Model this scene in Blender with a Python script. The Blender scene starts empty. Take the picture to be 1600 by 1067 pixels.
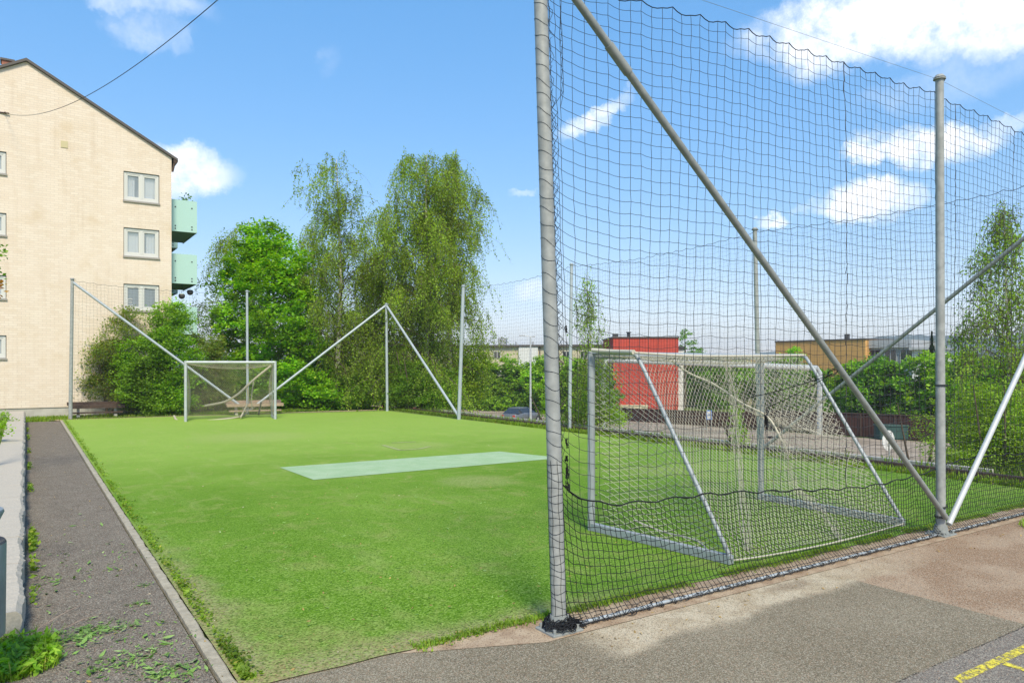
import bpy, math, random
import numpy as np
from mathutils import Vector
C = bpy.context.scene
R = math.radians
rng = np.random.default_rng(7)
random.seed(7)

# ------------------------------------------------------------------ camera
H = 1.85; F = 1150.0; HY = 570.0
FX, FY = 0.5513, 0.8343
cam = bpy.data.cameras.new('camera'); camo = bpy.data.objects.new('camera', cam)
C.collection.objects.link(camo); C.camera = camo
camo.location = (0, 0, H)
camo.rotation_euler = (R(90), 0, -math.atan2(FX, FY))
cam.sensor_width = 36; cam.lens = F / 1600 * 36; cam.shift_y = (HY - 533.5) / 1600
cam.clip_end = 6000; cam.clip_start = 0.05

def P(px, py, d):
    """point that the photograph shows at (px,py), d metres deep: used to measure positions"""
    cx = (px - 800) / F * d
    return Vector((FY * cx + FX * d, -FX * cx + FY * d, H - (py - HY) / F * d))
def G(px, py, z=0.0):
    return P(px, py, (H - z) * F / (py - HY))
def onY(px, py, Y):
    t = (px - 800) / F
    return P(px, py, Y / (-FX * t + FY))

# ------------------------------------------------------------------ light
SUN_EL, SUN_AZ = 50.0, 200.0      # azimuth clockwise from +Y, where the sun stands
w = bpy.data.worlds.new('World'); C.world = w; w.use_nodes = True
nt = w.node_tree; N = nt.nodes; L = nt.links
N.clear()
def nn(t, **k):
    n = N.new(t)
    for a, b in k.items(): setattr(n, a, b)
    return n
out = nn('ShaderNodeOutputWorld'); bg = nn('ShaderNodeBackground'); L.new(bg.outputs[0], out.inputs[0])
sky = nn('ShaderNodeTexSky', sky_type='NISHITA', sun_disc=False, sun_elevation=R(SUN_EL), sun_rotation=R(SUN_AZ))
sky.air_density = 1.0; sky.dust_density = 0.4; sky.ozone_density = 2.5; sky.altitude = 100
hsv = nn('ShaderNodeHueSaturation'); hsv.inputs['Saturation'].default_value = 2.1; hsv.inputs['Value'].default_value = 2.78
hsv.inputs['Hue'].default_value = 0.497
gm = nn('ShaderNodeGamma'); gm.inputs[1].default_value = 0.45; L.new(sky.outputs[0], gm.inputs[0]); L.new(gm.outputs[0], hsv.inputs['Color'])
tc = nn('ShaderNodeTexCoord')
nz = nn('ShaderNodeTexNoise'); nz.inputs['Scale'].default_value = 13; nz.inputs['Detail'].default_value = 9; nz.inputs['Roughness'].default_value = 0.68
L.new(tc.outputs['Generated'], nz.inputs['Vector'])
sub = nn('ShaderNodeVectorMath', operation='SUBTRACT'); L.new(nz.outputs['Color'], sub.inputs[0]); sub.inputs[1].default_value = (0.5, 0.5, 0.5)
scl = nn('ShaderNodeVectorMath', operation='SCALE'); L.new(sub.outputs[0], scl.inputs[0]); scl.inputs['Scale'].default_value = 0.075
add = nn('ShaderNodeVectorMath', operation='ADD'); L.new(tc.outputs['Generated'], add.inputs[0]); L.new(scl.outputs[0], add.inputs[1])
# clouds: (x, y, half width px, half height px, tilt deg, strength)
CL = [(293, 262, 56, 25, -6, 1.0), (262, 268, 45, 28, 0, .8), (335, 282, 28, 12, 0, .5),
      (1430, 22, 165, 40, -4, 1.3), (1300, 48, 62, 34, 25, .9), (1570, 28, 90, 40, 0, 1.1),
      (930, 178, 50, 12, 25, .75), (1445, 222, 62, 22, -5, 1.2), (1355, 245, 22, 13, 0, 1.0), (1362, 312, 52, 23, 0, 1.2),
      (1280, 322, 26, 8, 10, .45), (1212, 349, 18, 9, 0, .8), (832, 456, 22, 15, 15, .6), (245, 6, 48, 14, 0, .42),
      (232, 48, 40, 18, 0, .3), (285, 66, 10, 14, 0, .25), (815, 297, 18, 5, 0, .4), (510, 95, 10, 18, 0, .12), (1560, 190, 26, 10, 10, .4),
      (170, 2, 26, 12, 0, .45), (1500, 125, 90, 20, 5, .2)]
last = None
for (x, y, hw, hh, tilt, st) in CL:
    c = (P(x, y, 1) - Vector((0, 0, H))).normalized()
    r = c.cross(Vector((0, 0, 1))).normalized(); u = r.cross(c).normalized()
    ct, sn = math.cos(R(tilt)), math.sin(R(tilt))
    a = r * ct + u * sn; b = u * ct - r * sn
    sc = F * 1.06
    d1 = nn('ShaderNodeVectorMath', operation='DOT_PRODUCT'); L.new(add.outputs[0], d1.inputs[0]); d1.inputs[1].default_value = a * (sc / hw)
    d2 = nn('ShaderNodeVectorMath', operation='DOT_PRODUCT'); L.new(add.outputs[0], d2.inputs[0]); d2.inputs[1].default_value = b * (sc / hh)
    p1 = nn('ShaderNodeMath', operation='MULTIPLY'); L.new(d1.outputs['Value'], p1.inputs[0]); L.new(d1.outputs['Value'], p1.inputs[1])
    p2 = nn('ShaderNodeMath', operation='MULTIPLY_ADD'); L.new(d2.outputs['Value'], p2.inputs[0]); L.new(d2.outputs['Value'], p2.inputs[1]); L.new(p1.outputs[0], p2.inputs[2])
    mr = nn('ShaderNodeMapRange', interpolation_type='SMOOTHSTEP'); L.new(p2.outputs[0], mr.inputs['Value'])
    mr.inputs['From Min'].default_value = 2.6; mr.inputs['From Max'].default_value = 0.1
    mr.inputs['To Min'].default_value = 0; mr.inputs['To Max'].default_value = st
    if last is None: last = mr.outputs[0]
    else:
        mx = nn('ShaderNodeMath', operation='MAXIMUM'); L.new(last, mx.inputs[0]); L.new(mr.outputs[0], mx.inputs[1]); last = mx.outputs[0]
n2 = nn('ShaderNodeTexNoise'); n2.inputs['Scale'].default_value = 26; n2.inputs['Detail'].default_value = 9; n2.inputs['Roughness'].default_value = 0.65
L.new(tc.outputs['Generated'], n2.inputs['Vector'])
ma = nn('ShaderNodeMath', operation='MULTIPLY_ADD'); L.new(n2.outputs['Fac'], ma.inputs[0]); ma.inputs[1].default_value = 2.6; ma.inputs[2].default_value = -0.62
mm = nn('ShaderNodeMath', operation='MULTIPLY', use_clamp=True); L.new(last, mm.inputs[0]); L.new(ma.outputs[0], mm.inputs[1])
mix = nn('ShaderNodeMix', data_type='RGBA'); L.new(mm.outputs[0], mix.inputs[0]); tn = nn('ShaderNodeMix', data_type='RGBA', blend_type='MULTIPLY'); tn.inputs[0].default_value = 1; tn.inputs[7].default_value = (1, 0.91, 0.98, 1); L.new(hsv.outputs[0], tn.inputs[6]); L.new(tn.outputs[2], mix.inputs[6]); mix.inputs[7].default_value = (7.5, 7.6, 7.8, 1)
L.new(mix.outputs[2], bg.inputs['Color']); bg.inputs['Strength'].default_value = 0.13
sd = bpy.data.lights.new('sun', 'SUN'); so = bpy.data.objects.new('sun', sd); C.collection.objects.link(so)
sd.energy = 3.4; sd.angle = R(14); sd.color = (1.0, 0.92, 0.72)
so.rotation_euler = (R(90 - SUN_EL), 0, R(180 - SUN_AZ))
C.view_settings.view_transform = 'Standard'; C.view_settings.look = 'None'
C.view_settings.exposure = 0.53; C.view_settings.gamma = 1
C.cycles.max_bounces = 6; C.cycles.transparent_max_bounces = 12

# ------------------------------------------------------------------ materials
def mat(name, col, rough=0.8, metal=0.0, var=0.0, vs=8.0, spec=0.4, bump=0.0, bs=40.0, col2=None):
    m = bpy.data.materials.new(name); m.use_nodes = True
    t = m.node_tree; b = t.nodes['Principled BSDF']
    b.inputs['Base Color'].default_value = (*col, 1); b.inputs['Roughness'].default_value = rough
    b.inputs['Metallic'].default_value = metal; b.inputs['Specular IOR Level'].default_value = spec
    if var or col2 or bump:
        co = t.nodes.new('ShaderNodeTexCoord')
    if var or col2:
        n = t.nodes.new('ShaderNodeTexNoise'); n.inputs['Scale'].default_value = vs; n.inputs['Detail'].default_value = 6
        t.links.new(co.outputs['Object'], n.inputs['Vector'])
        r = t.nodes.new('ShaderNodeValToRGB'); t.links.new(n.outputs['Fac'], r.inputs[0])
        lo = col2 or tuple(c * (1 - var) for c in col); hi = col if col2 else tuple(min(1, c * (1 + var)) for c in col)
        r.color_ramp.elements[0].position = .35; r.color_ramp.elements[1].position = .65
        r.color_ramp.elements[0].color = (*lo, 1); r.color_ramp.elements[1].color = (*hi, 1)
        t.links.new(r.outputs[0], b.inputs['Base Color'])
    if bump:
        n = t.nodes.new('ShaderNodeTexNoise'); n.inputs['Scale'].default_value = bs; n.inputs['Detail'].default_value = 5
        t.links.new(co.outputs['Object'], n.inputs['Vector'])
        bn = t.nodes.new('ShaderNodeBump'); bn.inputs['Strength'].default_value = bump; bn.inputs['Distance'].default_value = 0.02
        t.links.new(n.outputs['Fac'], bn.inputs['Height']); t.links.new(bn.outputs[0], b.inputs['Normal'])
    return m

class NB:
    """small helper for shader maths"""
    def __init__(s, name, rough=0.9):
        s.m = bpy.data.materials.new(name); s.m.use_nodes = True; s.t = s.m.node_tree
        s.b = s.t.nodes['Principled BSDF']; s.b.inputs['Roughness'].default_value = rough; s.b.inputs['Specular IOR Level'].default_value = .06
        s.co = s.t.nodes.new('ShaderNodeTexCoord').outputs['Object']
        sp = s.t.nodes.new('ShaderNodeSeparateXYZ'); s.t.links.new(s.co, sp.inputs[0]); s.x, s.y, s.z = sp.outputs
    def put(s, sock, v):
        if isinstance(v, (int, float)): sock.default_value = v
        elif isinstance(v, tuple): sock.default_value = (*v, 1) if len(v) == 3 and sock.type == 'RGBA' else v
        else: s.t.links.new(v, sock)
    def m_(s, op, a, b=0.0, c=0.0, clamp=False):
        n = s.t.nodes.new('ShaderNodeMath'); n.operation = op; n.use_clamp = clamp
        s.put(n.inputs[0], a); s.put(n.inputs[1], b); s.put(n.inputs[2], c); return n.outputs[0]
    def noise(s, scale, detail=5, rough=.55, vec=None, dist=0.0):
        n = s.t.nodes.new('ShaderNodeTexNoise'); n.inputs['Scale'].default_value = scale; n.inputs['Detail'].default_value = detail
        n.inputs['Roughness'].default_value = rough; n.inputs['Distortion'].default_value = dist
        s.put(n.inputs['Vector'], vec if vec is not None else s.co); return n.outputs['Fac']
    def voro(s, scale):
        n = s.t.nodes.new('ShaderNodeTexVoronoi'); n.inputs['Scale'].default_value = scale; s.put(n.inputs['Vector'], s.co); return n.outputs['Distance'], n.outputs['Color']
    def rng(s, v, a, b, lo=0.0, hi=1.0):
        n = s.t.nodes.new('ShaderNodeMapRange'); n.interpolation_type = 'SMOOTHSTEP'; s.put(n.inputs[0], v)
        n.inputs[1].default_value = a; n.inputs[2].default_value = b; n.inputs[3].default_value = lo; n.inputs[4].default_value = hi; return n.outputs[0]
    def mix(s, f, a, b, bt='MIX'):
        n = s.t.nodes.new('ShaderNodeMix'); n.data_type = 'RGBA'; n.blend_type = bt
        s.put(n.inputs[0], f); s.put(n.inputs[6], a); s.put(n.inputs[7], b); return n.outputs[2]
    def vec(s, x, y, z):
        n = s.t.nodes.new('ShaderNodeCombineXYZ'); s.put(n.inputs[0], x); s.put(n.inputs[1], y); s.put(n.inputs[2], z); return n.outputs[0]
    def bump(s, h, st, dist=.01):
        n = s.t.nodes.new('ShaderNodeBump'); n.inputs['Strength'].default_value = st; n.inputs['Distance'].default_value = dist
        s.put(n.inputs['Height'], h); s.t.links.new(n.outputs[0], s.b.inputs['Normal'])
    def done(s, col):
        s.put(s.b.inputs['Base Color'], col); return s.m

def asphalt():
    b = NB('asphalt', .95)
    sp = b.noise(75, 4, .8); sp2 = b.noise(26, 5, .7); big = b.noise(.9, 4); mid = b.noise(4, 5)
    base = b.mix(b.rng(big, .35, .65), (.195, .162, .108), (.240, .202, .138))
    # path on the left is a darker, purplish grey
    pm = b.rng(b.x, 1.3, .9)
    base = b.mix(pm, base, b.mix(b.rng(mid, .35, .7), (.138, .114, .090), (.180, .152, .122)))
    # older reddish surface right of the saw cut
    red = b.m_('MULTIPLY', b.rng(b.m_('ADD', b.x, b.m_('MULTIPLY', b.noise(6), .05)), 5.97, 5.99), b.rng(b.y, 2.33, 2.36))
    base = b.mix(red, base, b.mix(b.rng(b.noise(1.6, 6), .4, .62), (.30, .19, .115), (.40, .285, .19)))
    # strip below the saw cut
    low = b.rng(b.y, 2.36, 2.33)
    base = b.mix(b.m_('MULTIPLY', low, b.rng(b.x, 2, 3)), base, (.20, .175, .150))
    # blown sand along the fence
    nzz = b.m_('MULTIPLY', b.m_('SUBTRACT', b.noise(1.1, 5, .5), .5), .75)
    sy = b.m_('ADD', b.y, nzz)
    sand = b.m_('MULTIPLY', b.rng(sy, 3.50, 3.66), b.m_('MULTIPLY', b.rng(b.x, 3.0, 3.35), b.rng(b.x, 7.6, 5.6)))
    base = b.mix(b.m_('MULTIPLY', sand, .9), base, b.mix(b.rng(b.noise(5), .4, .6), (.47, .38, .255), (.58, .49, .35)))
    # damp stain
    dx = b.m_('SUBTRACT', b.x, 5.35); dy = b.m_('SUBTRACT', b.y, 3.86)
    rr = b.m_('ADD', b.m_('MULTIPLY', dx, dx), b.m_('MULTIPLY', b.m_('MULTIPLY', dy, dy), 9))
    st = b.rng(b.m_('ADD', rr, b.m_('MULTIPLY', b.noise(7), .25)), .26, .12, 0, .6)
    base = b.mix(st, base, (.19, .135, .085))
    dx = b.m_('SUBTRACT', b.x, .22); dy = b.m_('SUBTRACT', b.y, 8.6)
    rr = b.m_('ADD', b.m_('MULTIPLY', b.m_('MULTIPLY', dx, dx), 3), b.m_('MULTIPLY', dy, dy))
    base = b.mix(b.rng(b.m_('ADD', rr, b.m_('MULTIPLY', b.noise(5), .3)), .45, .1, 0, .55), base, (.075, .062, .058))
    # saw cut / crack
    cr = b.m_('ABSOLUTE', b.m_('SUBTRACT', b.m_('ADD', b.y, b.m_('MULTIPLY', b.noise(3), .05)), 2.372))
    crk = b.m_('MULTIPLY', b.rng(cr, .008, .003), b.m_('MULTIPLY', b.rng(b.x, 3.2, 3.9), b.rng(b.noise(7), .4, .5)))
    base = b.mix(crk, base, (.04, .033, .03))
    # aggregate: dark and pale chips
    va, vca = b.voro(170); sepc = b.t.nodes.new('ShaderNodeSeparateColor'); b.t.links.new(vca, sepc.inputs[0]); rc = sepc.outputs[0]; rc2 = sepc.outputs[1]
    base = b.mix(b.rng(rc, .60, .95, 0, .6), base, (.46, .42, .33)); base = b.mix(b.rng(rc, .40, .05, 0, .62), base, (.045, .040, .036))
    base = b.mix(b.m_('MULTIPLY', b.rng(rc2, .93, .95), .6), base, (.42, .26, .17)); base = b.mix(b.rng(sp, .47, .34, 0, .6), base, (.05, .045, .04))
    base = b.mix(b.rng(sp2, .6, .72, 0, .3), base, (.36, .33, .27))
    vd, vc = b.voro(28)
    base = b.mix(b.rng(vd, .10, .05, 0, .7), base, (.5, .48, .44))
    b.bump(rc, .25, .004)
    return b.done(base)
def turf():
    b = NB('turf', .9)
    f = b.noise(60, 4, .8); big = b.noise(.35, 5, .6); mid = b.noise(2.2, 6, .65, dist=.6); fine = b.noise(30, 5, .7)
    base = b.mix(b.rng(big, .35, .68), (.100, .212, .012), (.148, .272, .026))
    base = b.mix(b.rng(mid, .48, .70, 0, .65), base, (.250, .285, .080))
    # paler towards the far end: bleaching, plus grazing sheen put into the colour
    ym = b.m_('ADD', b.y, b.m_('MULTIPLY', b.noise(.8), 5))
    far = b.rng(ym, 11, 22)
    base = b.mix(b.m_('MULTIPLY', far, .7), base, (.300, .430, .085))
    # streaks of wear along the play direction
    stv = b.vec(b.m_('MULTIPLY', b.x, 2.2), b.m_('MULTIPLY', b.y, .35), 0.0)
    stn = b.noise(1.4, 7, .7, vec=stv)
    base = b.mix(b.rng(stn, .52, .74, 0, .30), base, (.36, .38, .15))
    # bare sandy wear at the near corner and edges
    e1 = b.m_('SUBTRACT', b.x, 1.03); e2 = b.m_('SUBTRACT', b.y, 4.36)
    d1 = b.m_('ADD', e1, b.m_('MULTIPLY', b.m_('SUBTRACT', b.noise(1.6, 6), .5), 1.0))
    d2 = b.m_('ADD', e2, b.m_('MULTIPLY', b.m_('SUBTRACT', b.noise(1.9, 6), .5), .9))
    wear = b.m_('MAXIMUM', b.m_('MULTIPLY', b.rng(d1, .42, 0), b.rng(b.y, 10, 6)), b.m_('MULTIPLY', b.rng(d2, .42, -.05), b.rng(b.x, 4.5, 3.0)))
    base = b.mix(b.m_('MULTIPLY', wear, .85), base, b.mix(b.rng(fine, .4, .6), (.25, .205, .10), (.36, .29, .185)))
    cn = b.m_('ADD', b.m_('MULTIPLY', e1, 1.0), b.m_('MULTIPLY', e2, 1.0))
    base = b.mix(b.m_('MULTIPLY', b.rng(cn, 2.1, .2, 0, .8), b.rng(b.noise(3, 7, .65), .36, .62)), base, (.32, .25, .125))
    # worn spots
    for (cx, cy, k, am) in ((G(650, 697)[0], G(650, 697)[1], .7, .35), (G(745, 752)[0], G(745, 752)[1], 1.4, .55), (G(390, 683)[0], G(390, 683)[1], .25, .35), (G(1030, 735)[0], G(1030, 735)[1], 1.2, .4)):
        dx = b.m_('SUBTRACT', b.x, cx); dy = b.m_('SUBTRACT', b.y, cy)
        rr = b.m_('MULTIPLY', b.m_('ADD', b.m_('MULTIPLY', dx, dx), b.m_('MULTIPLY', dy, dy)), k)
        base = b.mix(b.m_('MULTIPLY', b.rng(b.m_('ADD', rr, b.m_('MULTIPLY', mid, .8)), 1.3, .3, 0, am), b.rng(fine, .3, .6)), base, (.40, .38, .18))
    va, vca = b.voro(85); sepc = b.t.nodes.new('ShaderNodeSeparateColor'); b.t.links.new(vca, sepc.inputs[0]); rc = sepc.outputs[0]; nearm = b.rng(b.y, 16, 5)
    base = b.mix(b.m_('MULTIPLY', b.rng(rc, .55, 1.0, 0, .6), nearm), base, (.30, .44, .10))
    base = b.mix(b.m_('MULTIPLY', b.rng(rc, .42, 0, 0, .75), nearm), base, (.035, .095, .008))
    base = b.mix(b.rng(f, .55, .70, 0, .35), base, (.28, .40, .10))
    base = b.mix(b.rng(f, .46, .34, 0, .5), base, (.05, .12, .01))
    vd, vc = b.voro(9)
    base = b.mix(b.rng(vd, .07, .04, 0, .8), base, (.42, .38, .16))
    b.bump(f, .5)
    return b.done(base)
def mint():
    b = NB('mint_turf', .9)
    f = b.noise(150, 3, .7); mid = b.noise(2.5, 6, .65)
    base = b.mix(b.rng(mid, .35, .7), (.31, .44, .25), (.38, .49, .31))
    base = b.mix(b.rng(f, .5, .7, 0, .5), base, (.42, .55, .38)); base = b.mix(b.rng(f, .48, .32, 0, .5), base, (.12, .24, .09))
    b.bump(f, .4); return b.done(base)
def soil():
    b = NB('ground_soil', .95)
    n = b.noise(1.2, 6); f = b.noise(60, 4)
    base = b.mix(b.rng(n, .4, .6), (.07, .13, .02), (.13, .17, .04)); base = b.mix(b.rng(f, .5, .7, 0, .6), base, (.2, .2, .08))
    b.bump(f, .5, .05); return b.done(base)
def dirt():
    b = NB('dirt', .95)
    n = b.noise(5, 6); f = b.noise(90, 4)
    base = b.mix(b.rng(n, .38, .62), (.33, .23, .15), (.46, .35, .24)); base = b.mix(b.rng(f, .5, .7, 0, .6), base, (.4, .33, .25))
    base = b.mix(b.rng(f, .46, .34, 0, .7), base, (.07, .05, .04)); b.bump(f, .5); return b.done(base)
def brick():
    b = NB('yellow_brick', .85)
    v = b.vec(b.m_('ADD', b.x, b.m_('MULTIPLY', b.y, 1.0)), b.z, 0.0)
    n = b.t.nodes.new('ShaderNodeTexBrick'); b.put(n.inputs['Vector'], v)
    n.inputs['Scale'].default_value = 1; n.inputs['Brick Width'].default_value = .25; n.inputs['Row Height'].default_value = .083
    n.inputs['Mortar Size'].default_value = .007; n.inputs['Mortar Smooth'].default_value = .3; n.inputs['Bias'].default_value = 0
    n.inputs['Color1'].default_value = (.71, .585, .46, 1); n.inputs['Color2'].default_value = (.77, .66, .545, 1); n.inputs['Mortar'].default_value = (.60, .50, .41, 1)
    big = b.noise(.45, 5); col = b.mix(b.rng(big, .3, .7, 0, .38), n.outputs['Color'], (.78, .66, .55))
    col = b.mix(b.rng(b.noise(1.2, 6), .5, .8, 0, .45), col, (.60, .45, .28))
    # long weather streaks under the eaves, rain splash just above the plinth
    sv = b.vec(b.m_('MULTIPLY', b.x, 2.5), b.m_('MULTIPLY', b.z, .2), 0.0)
    col = b.mix(b.rng(b.noise(1.6, 5, vec=sv), .52, .75, 0, .3), col, (.55, .42, .30))
    b.bump(n.outputs['Fac'], -.4, .01); return b.done(col)
def clad(name, c1, c2, w_=.16, ax='x'):
    b = NB(name, .8)
    n = b.t.nodes.new('ShaderNodeTexWave'); n.bands_direction = 'X'; n.inputs['Scale'].default_value = .314 / w_; n.inputs['Distortion'].default_value = .2
    b.put(n.inputs['Vector'], b.vec(b.m_('ADD', b.x, b.m_('MULTIPLY', b.y, .7)), 0.0, 0.0))
    col = b.mix(b.rng(n.outputs['Fac'], .02, .22), c2, c1); col = b.mix(b.rng(b.noise(1.2), .35, .7, 0, .3), col, c2); return b.done(col)
def leafm(name, c1, c2, c3=None, trans=.45, k=.8):
    m = bpy.data.materials.new(name); m.use_nodes = True; t = m.node_tree; t.nodes.clear()
    o = t.nodes.new('ShaderNodeOutputMaterial'); g = t.nodes.new('ShaderNodeNewGeometry')
    r = t.nodes.new('ShaderNodeValToRGB'); t.links.new(g.outputs['Random Per Island'], r.inputs[0])
    r.color_ramp.elements[0].color = (*c1, 1); r.color_ramp.elements[1].color = (*c2, 1)
    if c3: e = r.color_ramp.elements.new(.93); e.color = (*c2, 1); r.color_ramp.elements[2].color = (*c3, 1)
    co = t.nodes.new('ShaderNodeTexCoord'); n = t.nodes.new('ShaderNodeTexNoise'); n.inputs['Scale'].default_value = k; n.inputs['Detail'].default_value = 3
    t.links.new(co.outputs['Object'], n.inputs['Vector'])
    mp = t.nodes.new('ShaderNodeMapRange'); t.links.new(n.outputs['Fac'], mp.inputs[0]); mp.inputs[1].default_value = .35; mp.inputs[2].default_value = .65; mp.inputs[3].default_value = .62; mp.inputs[4].default_value = 1.3
    vm = t.nodes.new('ShaderNodeVectorMath'); vm.operation = 'SCALE'; t.links.new(r.outputs[0], vm.inputs[0]); t.links.new(mp.outputs[0], vm.inputs['Scale'])
    d = t.nodes.new('ShaderNodeBsdfPrincipled'); d.inputs['Roughness'].default_value = .55; d.inputs['Specular IOR Level'].default_value = .3
    tr = t.nodes.new('ShaderNodeBsdfTranslucent'); t.links.new(vm.outputs[0], d.inputs['Base Color'])
    hs = t.nodes.new('ShaderNodeHueSaturation'); hs.inputs['Hue'].default_value = .485; hs.inputs['Saturation'].default_value = 1.1; hs.inputs['Value'].default_value = 1.5
    t.links.new(vm.outputs[0], hs.inputs['Color']); t.links.new(hs.outputs[0], tr.inputs[0])
    mx = t.nodes.new('ShaderNodeMixShader'); mx.inputs[0].default_value = trans
    t.links.new(d.outputs[0], mx.inputs[1]); t.links.new(tr.outputs[0], mx.inputs[2]); t.links.new(mx.outputs[0], o.inputs[0]); return m
def glassm(name, col, rough=.05):
    m = mat(name, col, rough, 0, spec=.9); return m

M = dict(
    asphalt=asphalt(), turf=turf(), mint=mint(), soil=soil(), dirt=dirt(), brick=brick(),
    galv=mat('galvanised_steel', (.38, .39, .37), .55, .1, vs=14, col2=(.28, .29, .275)), galv_d=mat('dark_steel', (.30, .315, .30), .6, .1, vs=14, col2=(.23, .245, .235)),  # dark steel: underside shade of the braces put into the colour; base plates share it
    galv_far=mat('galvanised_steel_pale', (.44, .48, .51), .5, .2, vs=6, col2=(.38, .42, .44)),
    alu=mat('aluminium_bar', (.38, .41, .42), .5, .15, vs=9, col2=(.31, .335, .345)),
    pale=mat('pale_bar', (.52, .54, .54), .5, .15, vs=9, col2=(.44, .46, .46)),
    black=mat('black_cord', (.012, .013, .016), .85),
    cord=mat('dark_cord', (.045, .048, .052), .85),
    netw=mat('white_twine', (.56, .52, .42), .9),
    netb=mat('beige_twine', (.42, .38, .28), .9),
    kerb=mat('kerb_stone', (.42, .37, .28), .9, col2=(.31, .27, .20), vs=16, bump=.4, bs=60),
    granite=mat('granite', (.50, .44, .355), .9, col2=(.40, .355, .29), vs=60, bump=.25, bs=60),
    concrete=mat('concrete', (.50, .47, .41), .9, col2=(.40, .37, .32), vs=3),
    wood=mat('dark_wood', (.10, .062, .045), .8, col2=(.06, .04, .032), vs=12),
    palewood=mat('pale_wood', (.42, .30, .22), .8, col2=(.30, .21, .15), vs=12),
    white=mat('white_paint', (.62, .61, .57), .5), whitewall=mat('white_render', (.66, .65, .62), .8, var=.06),
    cream=mat('cream_render', (.52, .46, .31), .85, var=.08, vs=.6), roof=mat('roof_metal', (.10, .085, .075), .6),
    reveal=mat('reveal_stone', (.42, .38, .33), .8, var=.1), sill=mat('window_sill', (.34, .31, .28), .7),
    pane=glassm('window_pane', (.30, .36, .40)), pane_d=glassm('dark_pane', (.030, .035, .04)), curtain=mat('curtain', (.62, .62, .62), .9),
    balc=mat('green_glass', (.42, .62, .55), .3, 0, spec=.6), slab=mat('green_slab', (.15, .24, .20), .6),
    red=clad('red_cladding', (.52, .085, .060), (.34, .05, .038), .3), orange=mat('orange_render', (.62, .34, .11), .85, var=.06, vs=.5),
    fence=clad('brown_boards', (.085, .045, .038), (.035, .02, .018), .2), grey=mat('grey_panel', (.36, .37, .38), .6, var=.06), dark=mat('dark_panel', (.05, .05, .055), .5),
    yellow=None, bin=mat('bin_steel', (.26, .315, .345), .5, .2, col2=(.20, .245, .27), vs=6), green=mat('green_container', (.03, .075, .065), .6),
    carpaint=mat('grey_car_paint', (.17, .18, .19), .3, .3), carred=mat('red_car_paint', (.5, .04, .035), .3), glass=glassm('car_glass', (.03, .035, .04)), tyre=mat('tyre_rubber', (.02, .02, .02), .8),
    bark=mat('brown_bark', (.14, .105, .075), .9, col2=(.07, .05, .035), vs=9), blue=mat('blue_paint', (.05, .18, .55), .5), brickred=mat('chimney_brick', (.33, .13, .08), .8, var=.2),
    vent=mat('vent_cover', (.56, .48, .28), .7), pot=mat('dark_pot', (.06, .055, .06), .6), potb=mat('pale_pot_lid', (.3, .32, .22), .6),
    birch=leafm('birch_leaves', (.17, .29, .025), (.38, .52, .06)), birch_y=leafm('young_birch_leaves', (.18, .34, .03), (.38, .54, .07)),
    maple=leafm('maple_leaves', (.12, .33, .012), (.30, .55, .03), (.46, .55, .06)), bush=leafm('bush_leaves', (.12, .27, .022), (.28, .46, .045)),
    bushb=leafm('brownish_bush_leaves', (.12, .21, .028), (.28, .36, .06), (.36, .22, .08)), bright=leafm('bright_leaves', (.20, .42, .025), (.38, .60, .05), k=.5),
    deep=leafm('deep_leaves', (.09, .24, .02), (.24, .44, .045), k=.4), hedge=leafm('hedge_leaves', (.17, .36, .022), (.36, .56, .05), k=.35),
    grass=leafm('grass_blades', (.13, .25, .02), (.26, .38, .04), (.42, .36, .07), k=3), dry=leafm('dry_leaves', (.30, .20, .07), (.45, .30, .1), (.55, .5, .4), trans=.1),
    cut=leafm('cut_leaves', (.13, .26, .04), (.28, .42, .12), (.40, .50, .24), trans=.2, k=5), fir=leafm('spruce_needles', (.02, .045, .02), (.04, .075, .03)), rust=leafm('orange_leaves', (.45, .16, .04), (.4, .3, .06)),
)
def birchbark():
    b = NB('birch_bark', .8)
    v = b.vec(b.m_('MULTIPLY', b.x, 3), b.m_('MULTIPLY', b.y, 3), b.m_('MULTIPLY', b.z, 7))
    n = b.noise(1.6, 5, .7, vec=v); low = b.rng(b.z, 1.8, .1)
    f = b.rng(b.m_('ADD', n, b.m_('MULTIPLY', low, .2)), .50, .60)
    return b.done(b.mix(f, (.60, .56, .50), (.085, .07, .055)))
M['birchbark'] = birchbark()
M['clear'] = mat('window_glass', (.55, .62, .66), .02, 0, spec=1.0); M['clear'].node_tree.nodes['Principled BSDF'].inputs['Alpha'].default_value = .42
M['room'] = mat('room_wall', (.30, .31, .32), .9)
def yellowpaint():
    m = bpy.data.materials.new('yellow_line_paint'); m.use_nodes = True; t = m.node_tree; b = t.nodes['Principled BSDF']
    b.inputs['Base Color'].default_value = (.80, .66, .06, 1); b.inputs['Roughness'].default_value = .7
    co = t.nodes.new('ShaderNodeTexCoord'); n = t.nodes.new('ShaderNodeTexNoise'); n.inputs['Scale'].default_value = 26; n.inputs['Detail'].default_value = 9; n.inputs['Roughness'].default_value = .85
    t.links.new(co.outputs['Object'], n.inputs[0]); r = t.nodes.new('ShaderNodeMapRange'); t.links.new(n.outputs['Fac'], r.inputs[0]); r.inputs[1].default_value = .44; r.inputs[2].default_value = .56
    t.links.new(r.outputs[0], b.inputs['Alpha']); return m
M['yellow'] = yellowpaint()
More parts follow.
